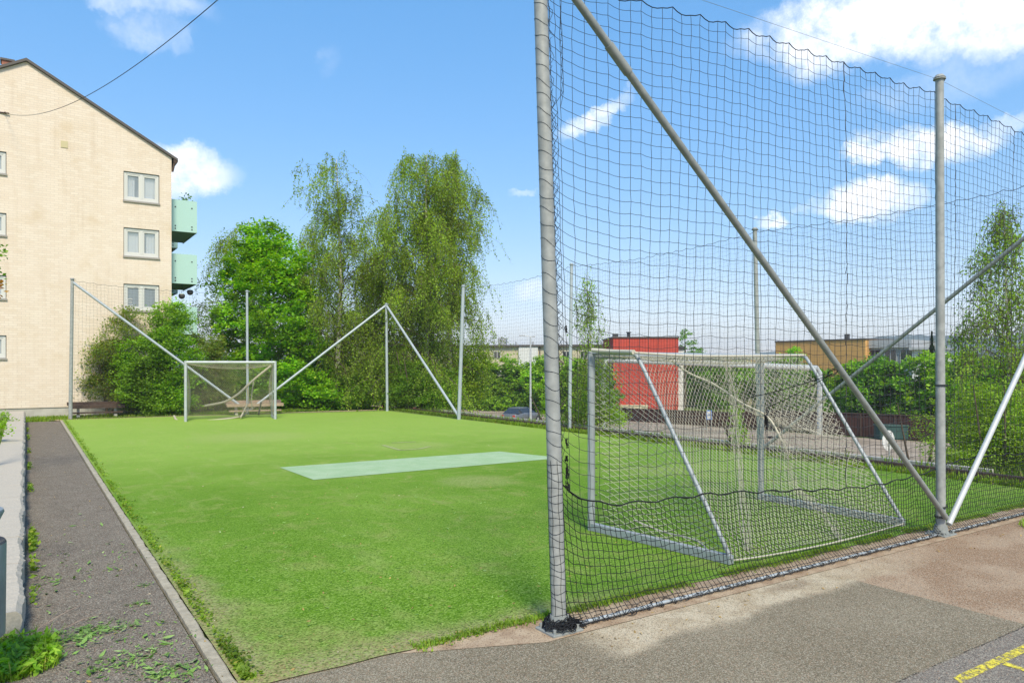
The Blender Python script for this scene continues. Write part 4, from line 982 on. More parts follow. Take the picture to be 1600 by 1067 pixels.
birch(700, 33.5, 232, lambda t: np.interp(t, [0, .5, .8, 1], [.6, 1.4, 1.8, .5]), 'second stem of birch leaning right behind the broad weeping birch', nl=36, ns=1200, leaf=.085, seed=5, lean=(.015, -.01), zlow=.4)
birch(600, 34.0, 330, lambda t: np.interp(t, [0, .3, .8, 1], [1.6, 2.2, 1.6, .5]), 'lower birch filling the gap between the slim and the broad birch', nl=36, ns=1500, leaf=.085, seed=9, zlow=.08)
birch(388, 36.0, 340, lambda t: np.interp(t, [0, .3, .8, 1], [2.0, 3.3, 2.2, .8]), 'drooping birch mostly hidden behind the bright maple', nl=34, ns=900, leaf=.09, seed=3, zlow=.25)
birch(487, 35.5, 345, lambda t: np.interp(t, [0, .3, .8, 1], [1.4, 1.7, 1.2, .4]), 'olive green birch between the maple and the slim white trunk', nl=34, ns=1300, leaf=.085, seed=4, zlow=.08)
birch(918, 21.5, 424, lambda t: np.interp(t, [0, .15, .5, .85, 1], [.75, .95, .62, .3, .1]), 'slim young birch sapling right beside the side net', nl=50, ns=620, leaf=.062, m='birch_y', hang=(.12, .5), per=30, seed=6, tw=.55, zlow=.06, name='birch_sapling')
birch(1566, 17.5, 305, lambda t: np.interp(t, [0, .2, .45, .7, 1], [2.2, 2.2, 1.65, 1.05, .25]), 'loose crowned young birch at the right edge of the picture', nl=90, ns=3600, leaf=.064, m='birch_y', hang=(.15, .6), per=26, seed=7, tw=.7, zlow=.05)
# maple
b = P(418, HY, 32.0); e = tree_empty('maple_tree', b.x, b.y, -.05, 'dense bright green maple behind the far goal')
mb = MB(); limbs(e, 7.2, .17, 12, lambda t: 1.9, M['bark'], .15)
def rel(px, py, d, rx, rz, e=e):
    p = P(px, py, d) - Vector(e.location); return (p.x, p.y, p.z, rx, rx * .9, rz)
bl = [rel(412, 375, 32, 1.0, .8), rel(385, 405, 31.8, .95, .8), rel(445, 412, 31.8, 1.0, .9), rel(415, 440, 31.2, 1.2, .9), rel(365, 445, 32, .85, .8), rel(455, 470, 31.8, 1.0, .9), rel(372, 500, 31.6, 1.05, .9),
      rel(425, 510, 30.9, 1.2, .9), rel(470, 535, 31.5, .9, .9), rel(360, 560, 31.8, .95, .9), rel(405, 575, 31.2, 1.1, .9), rel(450, 590, 31.0, 1.15, .9), rel(380, 620, 31.5, .9, .7), rel(430, 625, 31.2, 1.1, .6), rel(490, 610, 31.6, .95, .8), rel(505, 628, 31, .7, .5)]
blobcrown(bl, 1150, 46, .17, .15, M['maple'], e, shell=.45, upb=1.1)
# shrubs at the brick gable
def shrub(px, d, blobs, label, m, ncl, per=34, size=.085, name='shrub', hh=2.4, sig=.14, stems=5):
    b = P(px, HY, d); gz = float(tz(b.x, b.y)); hh = hh - gz; e = tree_empty(name, b.x, b.y, gz, label, 'shrub', 'shrubs along the back of the pitch'); mb = MB()
    for k in range(stems):
        a = k * 2.1; mb.tube([(0.08 * math.cos(a), .08 * math.sin(a), 0), (.4 * math.cos(a), .25 * math.sin(a), hh * .5), (.9 * math.cos(a), .35 * math.sin(a), hh)], [.04, .028, .01], 6, False)
    mb.build('stem', M['bark'], e, True)
    bb = []
    for (x, y, dd, rx, rz) in blobs:
        p = P(x, y, dd) - Vector(e.location); bb.append((p.x, p.y, p.z, rx, min(rx, .8), rz))
    blobcrown(bb, ncl, per, sig, size, M[m], e, 'foliage', shell=.35, upb=.7); return e
shrub(170, 27.6, [(165, 600, 27.6, .9, .6), (150, 580, 27.6, .55, .45), (190, 520, 27.8, .7, .6), (175, 555, 27.6, .8, .5), (200, 490, 27.8, .45, .25), (205, 625, 27.5, .7, .4), (160, 545, 27.6, .5, .4), (140, 595, 27.5, .3, .3)], 'dark olive shrub with sparse outer twigs at the brick gable, behind the bench', 'bushb', 420, 34, .08)
shrub(235, 27.8, [(225, 560, 27.5, .9, .9), (240, 610, 27.4, 1.0, .7), (215, 600, 27.2, .8, .8), (255, 540, 27.8, .8, .7), (262, 495, 28.2, .7, .5), (250, 632, 27.2, .9, .4), (200, 565, 27.4, .6, .5)], 'bright green leafy shrub at the corner of the brick gable', 'bush', 620, 38, .095)
shrub(272, 28.2, [(268, 530, 28, .7, .6), (285, 570, 28, .8, .7), (275, 610, 27.6, .9, .8), (285, 500, 28.4, .45, .4), (270, 480, 28.4, .35, .25)], 'upright light green shrub in front of the building corner', 'maple', 330, 36, .095)
shrub(320, 29.5, [(318, 565, 29.4, .75, .8), (325, 600, 29.2, .9, .8), (310, 620, 29, .9, .5), (335, 540, 29.6, .4, .4), (345, 590, 29.6, .6, .8), (305, 535, 29.8, .4, .4)], 'reddish green shrub between the building corner and the maple', 'bushb', 430, 36, .09)
shrub(335, 31.5, [(345, 610, 31, 1.2, .7), (300, 625, 31, 1.2, .5), (380, 630, 31, 1.2, .4)], 'low green shrub behind the far goal', 'bush', 420, 34, .095)
shrub(640, 30.2, [(625, 620, 30.2, .7, .5), (655, 612, 30.2, .9, .7), (685, 622, 30, .8, .6), (700, 600, 30.4, .6, .7), (640, 590, 30.6, .8, .7), (570, 615, 31.2, .5, .5)], 'leafy undergrowth at the foot of the weeping birch', 'bush', 520, 38, .09)
shrub(1152, 17.2, [(1150, 665, 17.2, .16, .32), (1156, 690, 17, .2, .2), (1148, 640, 17.2, .1, .2)], 'small yellow green shoot by the side net beyond the near goal', 'bright', 34, 22, .06, hh=1.0, sig=.07, stems=2)
shrub(1440, 16.5, [(1445, 668, 16.8, .28, .35), (1430, 660, 16.8, .15, .2), (1452, 700, 16.6, .2, .25), (1458, 640, 16.8, .16, .25)], 'loose yellow green shoots left of the front post beyond the side net', 'birch_y', 36, 22, .055, hh=1.0, sig=.09, stems=2)
shrub(855, 24.5, [(852, 625, 24.6, .22, .3), (856, 650, 24.5, .28, .3), (870, 660, 24, .35, .25)], 'bright small shrub behind the near post by the road', 'bright', 40, 24, .07, hh=.8, sig=.08, stems=2)
shrub(930, 23, [(925, 640, 23, .8, .5), (955, 655, 22.6, .5, .35), (905, 655, 22.5, .6, .3), (935, 600, 23, .6, .6)], 'leafy yellow green scrub at the foot of the sapling', 'birch_y', 300, 32, .065, hh=1.2, sig=.12)
shrub(1560, 16, [(1520, 690, 16.6, .6, .5), (1570, 700, 16, .7, .5), (1600, 670, 16, .7, .8), (1540, 640, 17, .7, .6), (1500, 720, 16, .4, .25), (1620, 720, 15.5, .7, .4)], 'dense green scrub under the young birch at the right edge', 'birch_y', 700, 36, .06, hh=1.4)
shrub(690, 33.5, [(600, 560, 34, 1.0, 1.1), (640, 560, 34, 1.2, 1.2), (690, 570, 34, 1.3, 1.2), (735, 590, 33.5, 1.0, 1.0), (610, 610, 33.5, 1.1, .6), (660, 500, 34.5, 1.0, 1.0), (745, 555, 33.5, .7, .8), (580, 520, 34.5, .9, 1.0)], 'tall olive undergrowth between the two birches', 'birch', 900, 40, .10, hh=3.0, sig=.2)
shrub(545, 32.8, [(540, 590, 33, 1.0, .8), (520, 560, 33.4, .9, 1.0), (575, 600, 33, .9, .7), (555, 625, 32.6, 1.1, .4), (500, 610, 33, .8, .6), (590, 570, 33.6, .7, .8)], 'bright green undergrowth around the slim white birch trunk', 'maple', 420, 40, .12, hh=2.6, sig=.18)
# far trees
def fartree(px, d, top, wd, label, m, base=-3.5, n=170, per=26, size=.26, low=.15, name='broadleaf_tree', group='trees beyond the road'):
    b = P(px, HY, d); hz = H + (HY - top) / F * d; hg = hz - base; e = tree_empty(name, b.x, b.y, base, label, 'tree', group)
    limbs(e, hg * .85, .02 * hg, 6, lambda t: wd * .6, M['bark'], .3, nt_=5); bb = []
    k = max(5, int(hg))
    for i in range(k + 2):
        t = low + (.86 - low) * (i + .5) / (k + 2); rr = wd * (.95 - .55 * max(0, t - .45) / .55) * random.uniform(.55, .75); a = random.uniform(0, 6.28)
        bb.append((math.cos(a) * wd * .42 * (1 - t * .5), math.sin(a) * wd * .42, hg * t, rr, rr, rr * .8))
    bb.append((0, 0, hg * .88, wd * .42, wd * .42, hg * .11))
    blobcrown(bb, n, per, .11 * wd, size, M[m], e, shell=.5, upb=.7); return e
far = [(715, 90, 560, 2.3, 'hedge'), (738, 88, 562, 1.9, 'hedge'), (757, 87, 557, 1.8, 'hedge'), (775, 86, 566, 1.7, 'hedge'), (793, 86, 553, 1.9, 'bright'), (812, 86, 568, 1.7, 'hedge'), (832, 84, 562, 2.0, 'bright'), (852, 84, 551, 2.3, 'bright'), (880, 82, 556, 2.2, 'hedge'), (905, 82, 560, 2.2, 'hedge'), (935, 80, 565, 2.3, 'deep')]
for i, (px, d, tp_, wd, m) in enumerate(far):
    o_ = ['left end of the roadside row, behind the birch', 'just right of the braced side post', 'second right of the braced side post', 'low one left of the yellow crowned tree', 'yellow green crown reaching the apartment windows', 'low one left of the street lamp', 'directly behind the street lamp', 'just left of the near post', 'behind the near post', 'left of the slim sapling', 'darkest, behind the slim sapling'][i]
    fartree(px, d, tp_, wd, 'roadside tree before the cream apartments, ' + o_, m, n=230, per=26, size=.33, low=.06, group='roadside trees in front of the cream apartments')
mid = [(1085, 95, 548, 3.0, 'deep', 'low crown right of the red building'), (1120, 90, 556, 2.6, 'deep', 'dark crown above the near goal crossbar'), (1155, 92, 560, 2.8, 'bright', 'yellow green crown between the red and orange buildings'), (1205, 88, 566, 3.0, 'deep', 'dark crown left of the orange building'),
       (1240, 85, 543, 2.6, 'bright', 'bright crown against the left end of the orange wall'), (1275, 80, 575, 3.2, 'deep', 'crown hidden behind the near goal corner'), (1330, 66, 562, 2.2, 'hedge', 'light crown below the orange wall'), (1368, 62, 556, 2.6, 'deep', 'rounded dark crown below the white building'),
       (1408, 60, 560, 2.6, 'deep', 'dark crown left of the front post'), (1447, 58, 549, 2.4, 'hedge', 'bright tall crown just left of the front post'), (1492, 56, 546, 2.5, 'bright', 'bright crown just right of the front post'), (1535, 55, 556, 2.6, 'deep', 'crown behind the young birch'), (1590, 54, 558, 2.8, 'hedge', 'crown at the right edge behind the young birch')]
for px, d, tp_, wd, m, lb in mid: fartree(px, d, tp_, wd, 'broadleaf tree beyond the brown fence, ' + lb, m, n=330, per=30, size=.3, low=.1)
for px, d, tp_, lb in ((1456, 64, 518, 'narrow dark spruce rising beside the front post'),):
    b = P(px, HY, d); hz = H + (HY - tp_) / F * d; e = tree_empty('spruce_tree', b.x, b.y, -3.5, lb); hg = hz + 3.5
    MB().tube([(0, 0, 0), (0, 0, hg)], [.14, .02], 8, False).build('trunk', M['bark'], e)
    t = rng.uniform(0.2, 1, 5200); a = rng.uniform(0, 6.28, 5200); r_ = (1 - t) * 1.25 * (.35 + .65 * rng.uniform(0, 1, 5200)) * (.72 + .28 * np.sin(t * 70)); leafmesh('crown', np.stack([r_ * np.cos(a), r_ * np.sin(a), hg * t - r_ * .25], 1), .17, M['fir'], e, droop=.5)
b = P(1070, HY, 90); e = tree_empty('pine_tree', b.x, b.y, -3.5, 'small pine standing up beside the red building'); hg = H + (HY - 516) / F * 90 + 3.5
MB().tube([(0, 0, 0), (.1, 0, hg * .6), (0, 0, hg)], [.2, .12, .03], 8, False).build('trunk', M['bark'], e)
blobcrown([(.3, 0, hg * .97, .7, .6, .35), (-.6, 0, hg * .9, .7, .6, .3), (.9, 0, hg * .84, .9, .6, .3), (1.7, 0, hg * .74, 1.2, .8, .4), (-.3, 0, hg * .78, .8, .7, .3), (2.6, 0, hg * .67, 1.2, .8, .4)], 80, 24, .2, .2, M['deep'], e)
# young tree at the left border
b = P(-16, HY, 11.5); e = tree_empty('rowan_tree', b.x, b.y, .14, 'young tree at the left border with a few green and orange leaves showing')
MB().tube([(0, 0, 0), (.02, .02, 2.0), (0, .05, 4.6)], [.045, .035, .015], 10, False).build('trunk', M['bark'], e)
c = []
for (px, py, n_) in ((2, 395, 26), (-2, 420, 20), (-14, 380, 60), (-30, 420, 90), (-20, 350, 60), (-45, 370, 90)): c.append(np.array(P(px, py, 11.5) - Vector(e.location)) + rng.normal(size=(n_, 3)) * (.04, .06, .08))
leafmesh('crown', np.concatenate(c), .07, M['bush'], e)
leafmesh('lower_leaves', np.array(P(0, 452, 11.5) - Vector(e.location)) + rng.normal(size=(34, 3)) * (.04, .05, .09), .07, M['rust'], e)

# ------------------------------------------------------------------ buildings beyond the road
def building(name, label, pxs, d0, d1, top, z0=-3.5, depth=12, parts=None):
    """box building whose front runs from px0 at depth d0 to px1 at depth d1"""
    a = P(pxs[0], HY, d0); b = P(pxs[1], HY, d1); hz = H + (HY - top) / F * d0; d = (b - a); L_ = math.hypot(d.x, d.y); e = empty(name, (a.x, a.y, z0), label, 'building', None, math.atan2(d.y, d.x))
    return e, L_, hz - z0
def win(e, x0, x1, z0, z1, mf=None, mp=None, bars=1):
    f = MB(); t = .08; y0, y1 = -.05, .02; f.box(x0, x0 + t, y0, y1, z0, z1); f.box(x1 - t, x1, y0, y1, z0, z1); f.box(x0 + t, x1 - t, y0, y1, z0, z0 + t); f.box(x0 + t, x1 - t, y0, y1, z1 - t, z1)
    for k in range(bars): xm = x0 + (x1 - x0) * (k + 1) / (bars + 1); f.box(xm - .04, xm + .04, y0, y1, z0 + t, z1 - t)
    o = f.build('window', mf or M['white'], e); MB().add([(x0 + .04, -.02, z0 + .04), (x1 - .04, -.02, z0 + .04), (x1 - .04, -.02, z1 - .04), (x0 + .04, -.02, z1 - .04)], [(0, 1, 2, 3)]).build('pane', mp or M['pane_d'], o)
e, L_, hz = building('apartment_row', 'long cream three storey apartment row behind the roadside trees', (560, 985), 128, 118, 543)
MB().box(0, L_, 0, 12, 0, hz).build('wall', M['cream'], e); MB().box(-.4, L_ + .4, -.5, 12.4, hz, hz + .3).build('roof', M['roof'], e)
for px in (742, 834, 560 + 40):
    x = (px - 560) / 425 * L_; MB().box(x - 1.6, x + 1.6, -.35, -.01, 0, hz - .02).build('stair_panel', M['whitewall'], e)
    MB().tube([(x + 1.9, -.12, 0), (x + 1.9, -.12, hz)], .08, 6).build('downpipe', M['roof'], e)
x = 1.0
while x < L_ - 2:
    if all(abs(x + .6 - (px - 560) / 425 * L_) > 2.6 for px in (742, 834, 600)):
        for st in range(3): win(e, x, x + 1.25, hz - 2.0 - st * 2.75, hz - .75 - st * 2.75, M['brickred'] if False else M['white'])
    x += 2.9
mb = MB()
for k in range(12): MB().tube([(10 + k * 2.9, 3, hz + .3), (10 + k * 2.9, 3, hz + .9)], .16, 8).build('roof_vent', M['grey'], e)
MB().box(24, 25.4, 4, 5, hz + .3, hz + 1.6).build('roof_hatch', M['grey'], e)
e, L_, hz = building('red_building', 'red clad building standing above the road behind the near goal', (958, 1060), 82, 82, 528)
MB().box(0, L_, 0, 9, 0, hz).build('wall', M['red'], e); MB().box(-.12, L_ + .08, -.12, 9.1, hz, hz + .14).build('roof', M['roof'], e)
MB().box(L_ + .09, L_ + .9, 1.5, 8, 0, hz - 1.2).build('side_wing', M['whitewall'], e); MB().box(L_ + .02, L_ + .95, 1.3, 8.2, hz - 1.2, hz - .9).build('side_roof', M['dark'], e)
MB().box(.4, 1.0, 3, 3.6, hz + .14, hz + .6).build('chimney', M['dark'], e); mb = MB(); mb.tube([(2.2, 3, hz + .14), (2.2, 3, hz + .7)], .2, 8); mb.tube([(2.2, 3, hz + .7), (2.2, 3, hz + .8)], .32, 8); mb.build('roof_vent', M['dark'], e)
win(e, L_ + .3, L_ + .8, hz - 3.0, hz - 1.8)
MB().box(.5, 3.8, -.6, -.02, .5, .9).build('canopy', M['cream'], e)
e, L_, hz = building('pale_house', 'cream house half hidden by trees between the red and orange buildings', (1068, 1195), 98, 96, 573)
MB().box(0, L_, 0, 8, 0, hz).build('wall', M['cream'], e); mb = MB(); mb.add([(-.4, -.5, hz), (L_ + .4, -.5, hz), (L_ + .4, 8.4, hz), (-.4, 8.4, hz), (0, 4, hz + 1.2), (L_, 4, hz + 1.2)], [(0, 1, 5, 4), (1, 2, 5), (2, 3, 4, 5), (3, 0, 4), (0, 3, 2, 1)]); mb.build('roof', M['orange'], e)
for k in range(4): win(e, 1 + k * 2.6, 2.3 + k * 2.6, hz - 2.0, hz - .8)
e, L_, hz = building('orange_building', 'orange rendered building with flat roof rising above the trees', (1212, 1352), 108, 96, 535)
MB().box(0, L_, 0, 10, 0, hz).build('wall', M['orange'], e); MB().box(-.1, L_ + .1, -.1, 10.1, hz, hz + .18).build('roof_edge', M['roof'], e); MB().tube([(L_ * .72, 2, hz + .18), (L_ * .72, 2, hz + .9)], .35, 8).build('roof_vent', M['dark'], e)
e, L_, hz = building('white_building', 'white and grey flat roofed building to the right of the orange one', (1353, 1424), 97, 93, 532)
MB().box(0, L_, .2, 9, 0, hz - 1.0).build('wall', M['whitewall'], e); MB().box(-.1, L_ + .1, -.4, 9, hz - 1.0, hz).build('parapet', M['grey'], e)
for k in range(3): win(e, .4 + k * 1.9, 1.9 + k * 1.9, hz - 3.2, hz - 1.2, M['grey'])
e, L_, hz = building('low_white_building', 'low white house with wide windows at the far right of the buildings', (1425, 1475), 90, 88, 543)
MB().box(0, L_, 0, 8, 0, hz - .3).build('wall', M['whitewall'], e); MB().box(-.3, L_ + .2, -.5, 8.2, hz - .3, hz).build('roof', M['grey'], e); win(e, .6, 2.6, hz - 2.0, hz - .7)
# fences along the road
def boardfence(name, a, b, ha, hb, label):
    a = Vector((*RG(*a), -3.46)); b = Vector((*RG(*b), -3.46)); d = b - a; e = empty(name, tuple(a), label, 'fence', None, math.atan2(d.y, d.x)); L_ = d.length
    me = MB(); me.add([(0, 0, 0), (L_, 0, 0), (L_, 0, hb), (0, 0, ha), (0, .06, 0), (L_, .06, 0), (L_, .06, hb), (0, .06, ha)], [(0, 1, 2, 3), (7, 6, 5, 4), (3, 2, 6, 7), (0, 3, 7, 4), (1, 5, 6, 2)]); me.build('boards', M['fence'], e)
    me = MB(); me.add([(0, -.05, ha + .001), (L_, -.05, hb + .001), (L_, -.05, hb + .06), (0, -.05, ha + .06), (0, .11, ha + .001), (L_, .11, hb + .001), (L_, .11, hb + .06), (0, .11, ha + .06)], [(0, 1, 2, 3), (7, 6, 5, 4), (3, 2, 6, 7), (0, 4, 5, 1), (0, 3, 7, 4), (1, 5, 6, 2)]); me.build('top_rail', M['wood'], e)
    for k in range(int(L_ / 2.4) + 1): MB().box(k * 2.4, k * 2.4 + .1, -.045, -.002, 0, ha + (hb - ha) * k * 2.4 / L_).build('fence_post', M['wood'], e)
boardfence('board_fence', (972, 657), (1150, 668), 1.15, 1.25, 'dark brown board fence in front of the red building')
boardfence('board_fence', (1160, 669), (1520, 694), 1.55, 1.75, 'long reddish brown board fence along the road to the right')
# container, signs, lamp, gantry, cars
c = RG(1373, 684.5); e = empty('container', (c[0], c[1] - .9, -3.46), 'dark green container in front of the brown fence', 'container', None, R(-35)); MB().bevbox(-1.0, 1.0, -.5, .5, .06, .95, .05).build('box', M['green'], e); MB().bevbox(-1.05, 1.05, -.55, .55, .955, 1.05, .04).build('lid', M['green'], e)
mb = MB()
for sx in (-.8, .8):
    for sy in (-.4, .4): MB().tube([(sx, sy - .04, .05), (sx, sy + .04, .05)], .05, 8).build('wheel', M['tyre'], e)
c = P(1388, 688, 29); e = empty('round_road_sign', (c.x, c.y, -3.46), 'back of a round white road sign on a thin pole beyond the side net', 'sign', None, R(-2)); zc = c.z + 3.46
MB().tube([(0, -.012, zc), (0, .012, zc)], .40, 32).build('sign_disc', M['whitewall'], e); MB().tube([(0, -.045, 0), (0, -.045, zc + .3)], .03, 10).build('pole', M['galv'], e); MB().box(-.1, .1, -.03, -.012, zc - .2, zc - .16).build('clamp', M['galv'], e)
c = P(1108, 648, 60); e = empty('notice_board', (c.x, c.y, -3.46), 'small white notice with blue frame at the end of the dark fence', 'sign', None, -math.atan2(FX, FY)); zc = c.z + 3.46
MB().box(-.22, .22, -.02, .02, zc - .38, zc + .38).build('frame', M['blue'], e); MB().box(-.17, .17, -.03, -.021, zc - .32, zc + .3).build('panel', M['white'], e)
MB().box(-.05, .05, -.035, -.031, zc - .12, zc + .12).build('symbol', M['blue'], e); MB().tube([(-.2, .05, 0), (-.2, .05, zc)], .03, 8).build('post', M['galv'], e); MB().tube([(.2, .05, 0), (.2, .05, zc)], .03, 8).build('post', M['galv'], e)
c = P(829, 570, 66); e = empty('street_lamp', (c.x, c.y, -3.5), 'slim pale street lamp with a long and a short arm beside the road', 'street lamp', None, -math.atan2(FX, FY)); hl = H + 44 / F * 66 + 3.5
MB().tube([(0, 0, 0), (0, 0, 1.2), (0, 0, hl)], [.13, .10, .06], 10).build('pole', M['pale'], e, True)
MB().tube([(-.65, 0, hl + .08), (0, 0, hl), (.2, 0, hl)], .03, 6).build('arm', M['pale'], e)
MB().bevbox(-1.05, -.5, -.09, .09, hl + .05, hl + .14, .02).build('lamp_head', M['grey'], e); MB().bevbox(.12, .42, -.09, .09, hl - .05, hl + .04, .02).build('lamp_head', M['grey'], e)
a = P(943, 566, 50); b_ = P(1281, 577, 56); e = empty('steel_gantry', (a.x, a.y, -3.46), 'pale steel gantry spanning the road behind the near goal', 'gantry'); o_ = Vector((a.x, a.y, -3.46))
al = P(950, 561.5, 50) - o_; br = P(1276, 575, 56) - o_; MB().tube([(0, 0, 0), (0, 0, al.z - .35)], .17, 12).build('column', M['pale'], e, True); bb_ = b_ - o_
MB().tube([(bb_.x, bb_.y, 0), (bb_.x, bb_.y, br.z - .45)], .2, 12).build('column', M['pale'], e, True)
MB().tube([(0, 0, al.z - .36), tuple(al), tuple(br), (bb_.x, bb_.y, br.z - .46)], .21, 12).build('beam', M['pale'], e, True)
def car(name, loc_, rz, label, m, s=1.0):
    e = empty(name, loc_, label, 'car', None, rz)
    sec = [(-2.15, .35, .62), (-2.05, .25, .95), (-1.3, .22, 1.0), (-.6, .22, 1.02), (.9, .22, .98), (1.5, .22, .9), (2.05, .24, .75), (2.2, .32, .55)]
    V = []; n = 8
    for (x, zb, zt) in sec:
        hw = .86 if abs(x) < 1.9 else .74
        V += [(x, -hw + .06, zb), (x, -hw, zb + .12), (x, -hw, zt - .14), (x, -hw + .10, zt), (x, hw - .10, zt), (x, hw, zt - .14), (x, hw, zb + .12), (x, hw - .06, zb)]
    Fs = [(i * n + k, i * n + (k + 1) % n, (i + 1) * n + (k + 1) % n, (i + 1) * n + k) for i in range(len(sec) - 1) for k in range(n)] + [tuple(range(n - 1, -1, -1)), tuple(range((len(sec) - 1) * n, len(sec) * n))]
    MB().add(V, Fs).build('body', m, e, True)
    gl = [(-1.85, .98), (-1.25, 1.40), (.25, 1.44), (1.15, .97)]; V = []
    for x, z in gl: hw = .78 if z < 1.1 else .60; V += [(x, -hw, z), (x, hw, z)]
    MB().add(V, [(0, 1, 3, 2), (4, 5, 7, 6), (0, 2, 4, 6), (1, 7, 5, 3), (2, 3, 5, 4)]).build('windows', M['glass'], e)
    MB().bevbox(-1.25, .28, -.6, .6, 1.405, 1.47, .03).build('roof', m, e)
    for sx in (-1.35, 1.38):
        for sy in (-1, 1):
            w_ = MB().tube([(sx, sy * .70, .32), (sx, sy * .885, .32)], .32, 20).build('wheel', M['tyre'], e); MB().tube([(sx, sy * .886, .32), (sx, sy * .895, .32)], .19, 12).build('rim', M['galv'], w_)
    for sy in (-.6, .6): MB().bevbox(2.12, 2.19, sy - .15, sy + .15, .56, .70, .01).build('headlight', M['white'], e); MB().bevbox(-2.16, -2.1, sy - .13, sy + .13, .68, .86, .01).build('tail_light', M['carred'], e)
    return e
c = P(815, 662, 67); car('parked_car', (c.x, c.y, -3.46), math.atan2(-.5, .86) + R(52), 'grey car on the road beside the street lamp', M['carpaint'])
c = P(580, 632, 47); car('parked_car', (c.x, c.y, float(tz(c.x, c.y))), R(100), 'red car seen through the gap left of the far corner post', M['carred'])
c = P(650, 632, 52); car('parked_car', (c.x, c.y, -2.6), R(20), 'dark red car hidden behind the foot of the weeping birch', M['carred'])

# ------------------------------------------------------------------ verges, weeds, fallen leaves
def scat(n, fx, fy, z=.0): return np.stack([fx(n), fy(n), np.full(n, z)], 1)
U = rng.uniform
n = 5200; yy = 4.45 + 24 * U(0, 1, n) ** 1.6; den = (np.sin(yy * 3.1) + np.sin(yy * 7.7 + 1) + 1.4 > U(-.6, 2.2, n)); yy = yy[den]
pts = np.stack([1.055 + np.abs(rng.normal(size=len(yy))) * .045, yy, np.full(len(yy), .012)], 1); pts[:, 2] += U(0, .035, len(yy))
tag(leafmesh('kerb_weeds', pts, .032, M['grass'], upb=.8), 'low weeds and yellowish moss along the turf side of the path kerb', 'weeds', kind='stuff')
fr_ = []
xx = U(2.1, 12.6, 7000); fr_.append(np.stack([xx, YF + rng.normal(size=7000) * .03 + .015 * np.sin(xx * 5), np.full(7000, .008)], 1)[np.sin(xx * 2.3) + np.sin(xx * 6.1) > -1.1])
vg = fr_[0][::2] + rng.normal(size=fr_[0][::2].shape) * (.01, .02, 0); vg[:, 2] = .012 + np.abs(rng.normal(size=len(vg))) * .008
tag(leafmesh('verge_leaves', vg, .026, M['grass'], upb=.8), 'tiny leafy weeds along the front edge of the turf', 'weeds', kind='stuff')
tag(blades('grass_verge', np.concatenate(fr_), .032, M['grass'], .0035, 1.0), 'thin grass verge along the front edge of the turf', 'grass', kind='stuff')
n = 9000; yy = 28.95 + U(0, 2.4, n); xx = U(-.1, 10, n)
n2 = 9000; ys_ = U(4.5, 28, n2); bb = np.stack([12.45 + U(0, 1, n2) ** 2 * .5, ys_, np.full(n2, 0.0)], 1)
tag(blades('far_grass', np.concatenate([np.stack([xx, yy, np.full(n, -.05)], 1), bb]), .10, M['grass'], .010, .6), 'grass strip behind the back and right edges of the pitch', 'grass', kind='stuff')
n = 16000; xx = 13.1 + U(0, 8, n); yy = U(3, 30, n); keep = U(0, 1, n) < np.exp(-(xx - 13.1) * .25)
tag(blades('slope_grass', np.stack([xx, yy, tz(xx, yy)], 1)[keep], .22, M['grass'], .014, .6), 'rough grass on the slope down to the road', 'grass', kind='stuff')
# clump at the near left corner
n = 3400; a = U(0, 6.28, n); r_ = U(0, 1, n) ** .6
cx = np.stack([-.10 + r_ * np.cos(a) * .33, 5.55 + r_ * np.sin(a) * .36, np.zeros(n)], 1); cx = cx[cx[:, 0] < .17]; hc = .095 * (1.15 - r_[:len(cx)] * .7) * U(.5, 1.2, len(cx))
e = empty('grass_clump', (0, 0, 0), 'green grass clump with broad leaves at the end of the granite wall', 'plant')
blades('grass_blades', cx, hc, M['grass'], .0045, 1.6, parent=e); lf = cx[::3] + rng.normal(size=cx[::3].shape) * .012; lf[:, 2] = .02 + U(0, .065, len(lf)); leafmesh('broad_leaves', lf, .062, M['bright'], e, upb=1.3, asp=.45)
n = 900; a = U(0, 6.28, n); cx = np.stack([10.0 + U(-1, 1, n) * .65, 3.62 + U(-1, 1, n) * .3, np.zeros(n)], 1); r2 = ((cx[:, 0] - 10.0) / .6) ** 2 + ((cx[:, 1] - 3.6) / .28) ** 2; cx = cx[r2 < 1 + .3 * np.sin(a * 3)]
cx = np.repeat(cx, 3, 0) + rng.normal(size=(len(cx) * 3, 3)) * (.02, .02, 0)
tag(blades('grass_patch', cx, .07, M['grass'], .006, .9), 'small bright grass patch on the asphalt at the right edge', 'grass', kind='stuff')
# weeds at the foot of the wall, shrubs on the bed
k = []
for yw, n_ in ((8.0, 60), (8.9, 140), (9.4, 80), (13.0, 90), (15.8, 60), (18.5, 40), (7.0, 30), (22, 60), (24.5, 60)):
    k.append(np.stack([.03 + np.abs(rng.normal(size=n_)) * .03, yw + rng.normal(size=n_) * .16, U(0, .10, n_)], 1))
tag(leafmesh('wall_weeds', np.concatenate(k), .045, M['grass']), 'small weeds growing at the foot of the granite wall', 'weeds', kind='stuff')
for (px, py, d, rx, rz, lb) in ((-2, 655, 20, .32, .22, 'yellow flowering shrub on the bed above the granite wall, farther one'), (-10, 672, 15, .28, .16, 'green leafy shrub on the bed above the granite wall, nearer one'),):
    b = P(px, py, d); e = empty('bed_shrub', (b.x, b.y, .14), lb, 'shrub'); z = b.z - .14
    MB().tube([(0, 0, 0), (.03, 0, max(.1, z))], [.02, .008], 6).build('stem', M['bark'], e); blobcrown([(0, 0, max(.1, z), rx, rx, rz)], 26, 22, .07, .06, M['bright'], e, 'foliage')
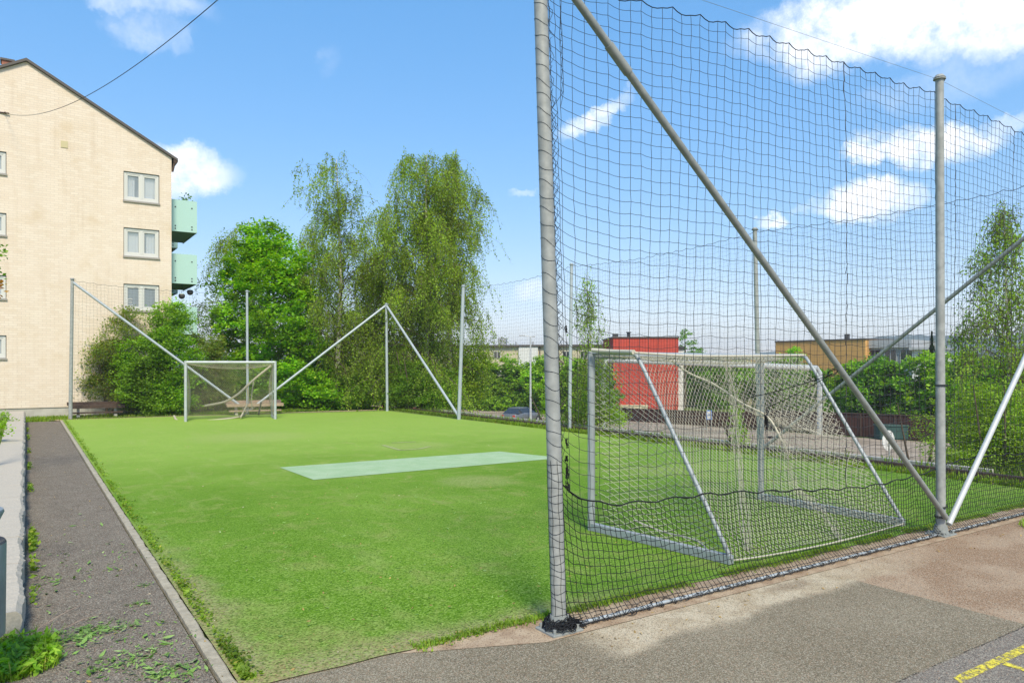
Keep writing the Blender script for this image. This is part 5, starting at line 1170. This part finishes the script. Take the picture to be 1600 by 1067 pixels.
# leaves blown over path and turf
pp = []; 
def G2(px, py): g = G(px, py); return (g.x, g.y)
def patch(px, py, sx, sy, n_):
    g = G(px, py); pp.append(np.stack([g.x + rng.normal(size=n_) * sx, g.y + rng.normal(size=n_) * sy, U(.004, .022, n_)], 1))
for (px, py, sx, sy, n_) in ((150, 985, .16, .10, 190), (190, 1035, .15, .10, 160), (250, 1050, .10, .08, 110), (215, 945, .04, .03, 26), (225, 915, .04, .02, 20), (110, 1000, .12, .1, 120), (190, 880, .3, .5, 60), (120, 900, .3, .6, 60), (200, 1000, .25, .3, 80), (285, 1055, .08, .08, 60), (80, 905, .05, .1, 20), (240, 1010, .2, .2, 50), (130, 850, .3, .8, 35)): patch(px, py, sx, sy, n_)
P0 = np.concatenate(pp); P0 = P0[(P0[:, 0] > .02) & (P0[:, 0] < 1.6)]
big_ = P0[rng.uniform(size=len(P0)) < .16]
tag(leafmesh('long_torn_leaves', big_ + (0, 0, .006), .085, M['cut'], upb=2.5, asp=.30), 'long torn green leaves lying on the path', 'fallen leaves', kind='stuff')
tag(leafmesh('cut_hedge_leaves', P0, .034, M['cut'], upb=2.5, asp=.4), 'torn green leaves and clippings scattered over the path', 'fallen leaves', kind='stuff')
g_ = np.stack([U(1.15, 5.2, 240), U(4.5, 11, 240), U(.012, .02, 240)], 1)
tag(leafmesh('scattered_leaves', g_, .042, M['cut'], upb=2.5, asp=.4), 'single green leaves lying on the near part of the turf', 'fallen leaves', kind='stuff')
g_ = np.stack([U(.1, 11, 1500), 4.4 + 20 * U(0, 1, 1500) ** 1.5, U(.011, .016, 1500)], 1); g2_ = np.stack([3.1 + U(0, 1, 140) * 6, U(3.6, 4.3, 140), U(.006, .012, 140)], 1)
tag(leafmesh('dry_leaf_litter', np.concatenate([g_, g2_]), .030, M['dry'], upb=2.5, asp=.4), 'small dry leaves and litter specks on turf and asphalt', 'litter', kind='stuff')
tw_ = []
for (a, b) in (((60, 985), (125, 950)), ((75, 1022), (118, 1008)), ((100, 985), (150, 965))): tw_.append(curve(Vector((*G2(*a), .015)), Vector((*G2(*b), .02)), -.01, 10))
tag(cords('dry_twigs', [np.array(tw_)], .003, M['palewood']), 'thin dry twigs lying on the path among the clippings', 'twigs', kind='stuff')
# air between here and the hills
hm = bpy.data.materials.new('haze_air'); hm.use_nodes = True; t = hm.node_tree; t.nodes.clear()
o = t.nodes.new('ShaderNodeOutputMaterial'); v = t.nodes.new('ShaderNodeVolumePrincipled'); v.inputs['Color'].default_value = (.85, .92, 1, 1); v.inputs['Density'].default_value = .00035
t.links.new(v.outputs[0], o.inputs['Volume'])
tag(MB().box(-1500, 2800, -100, 3300, -8, 110).build('haze', hm), kind='stuff')
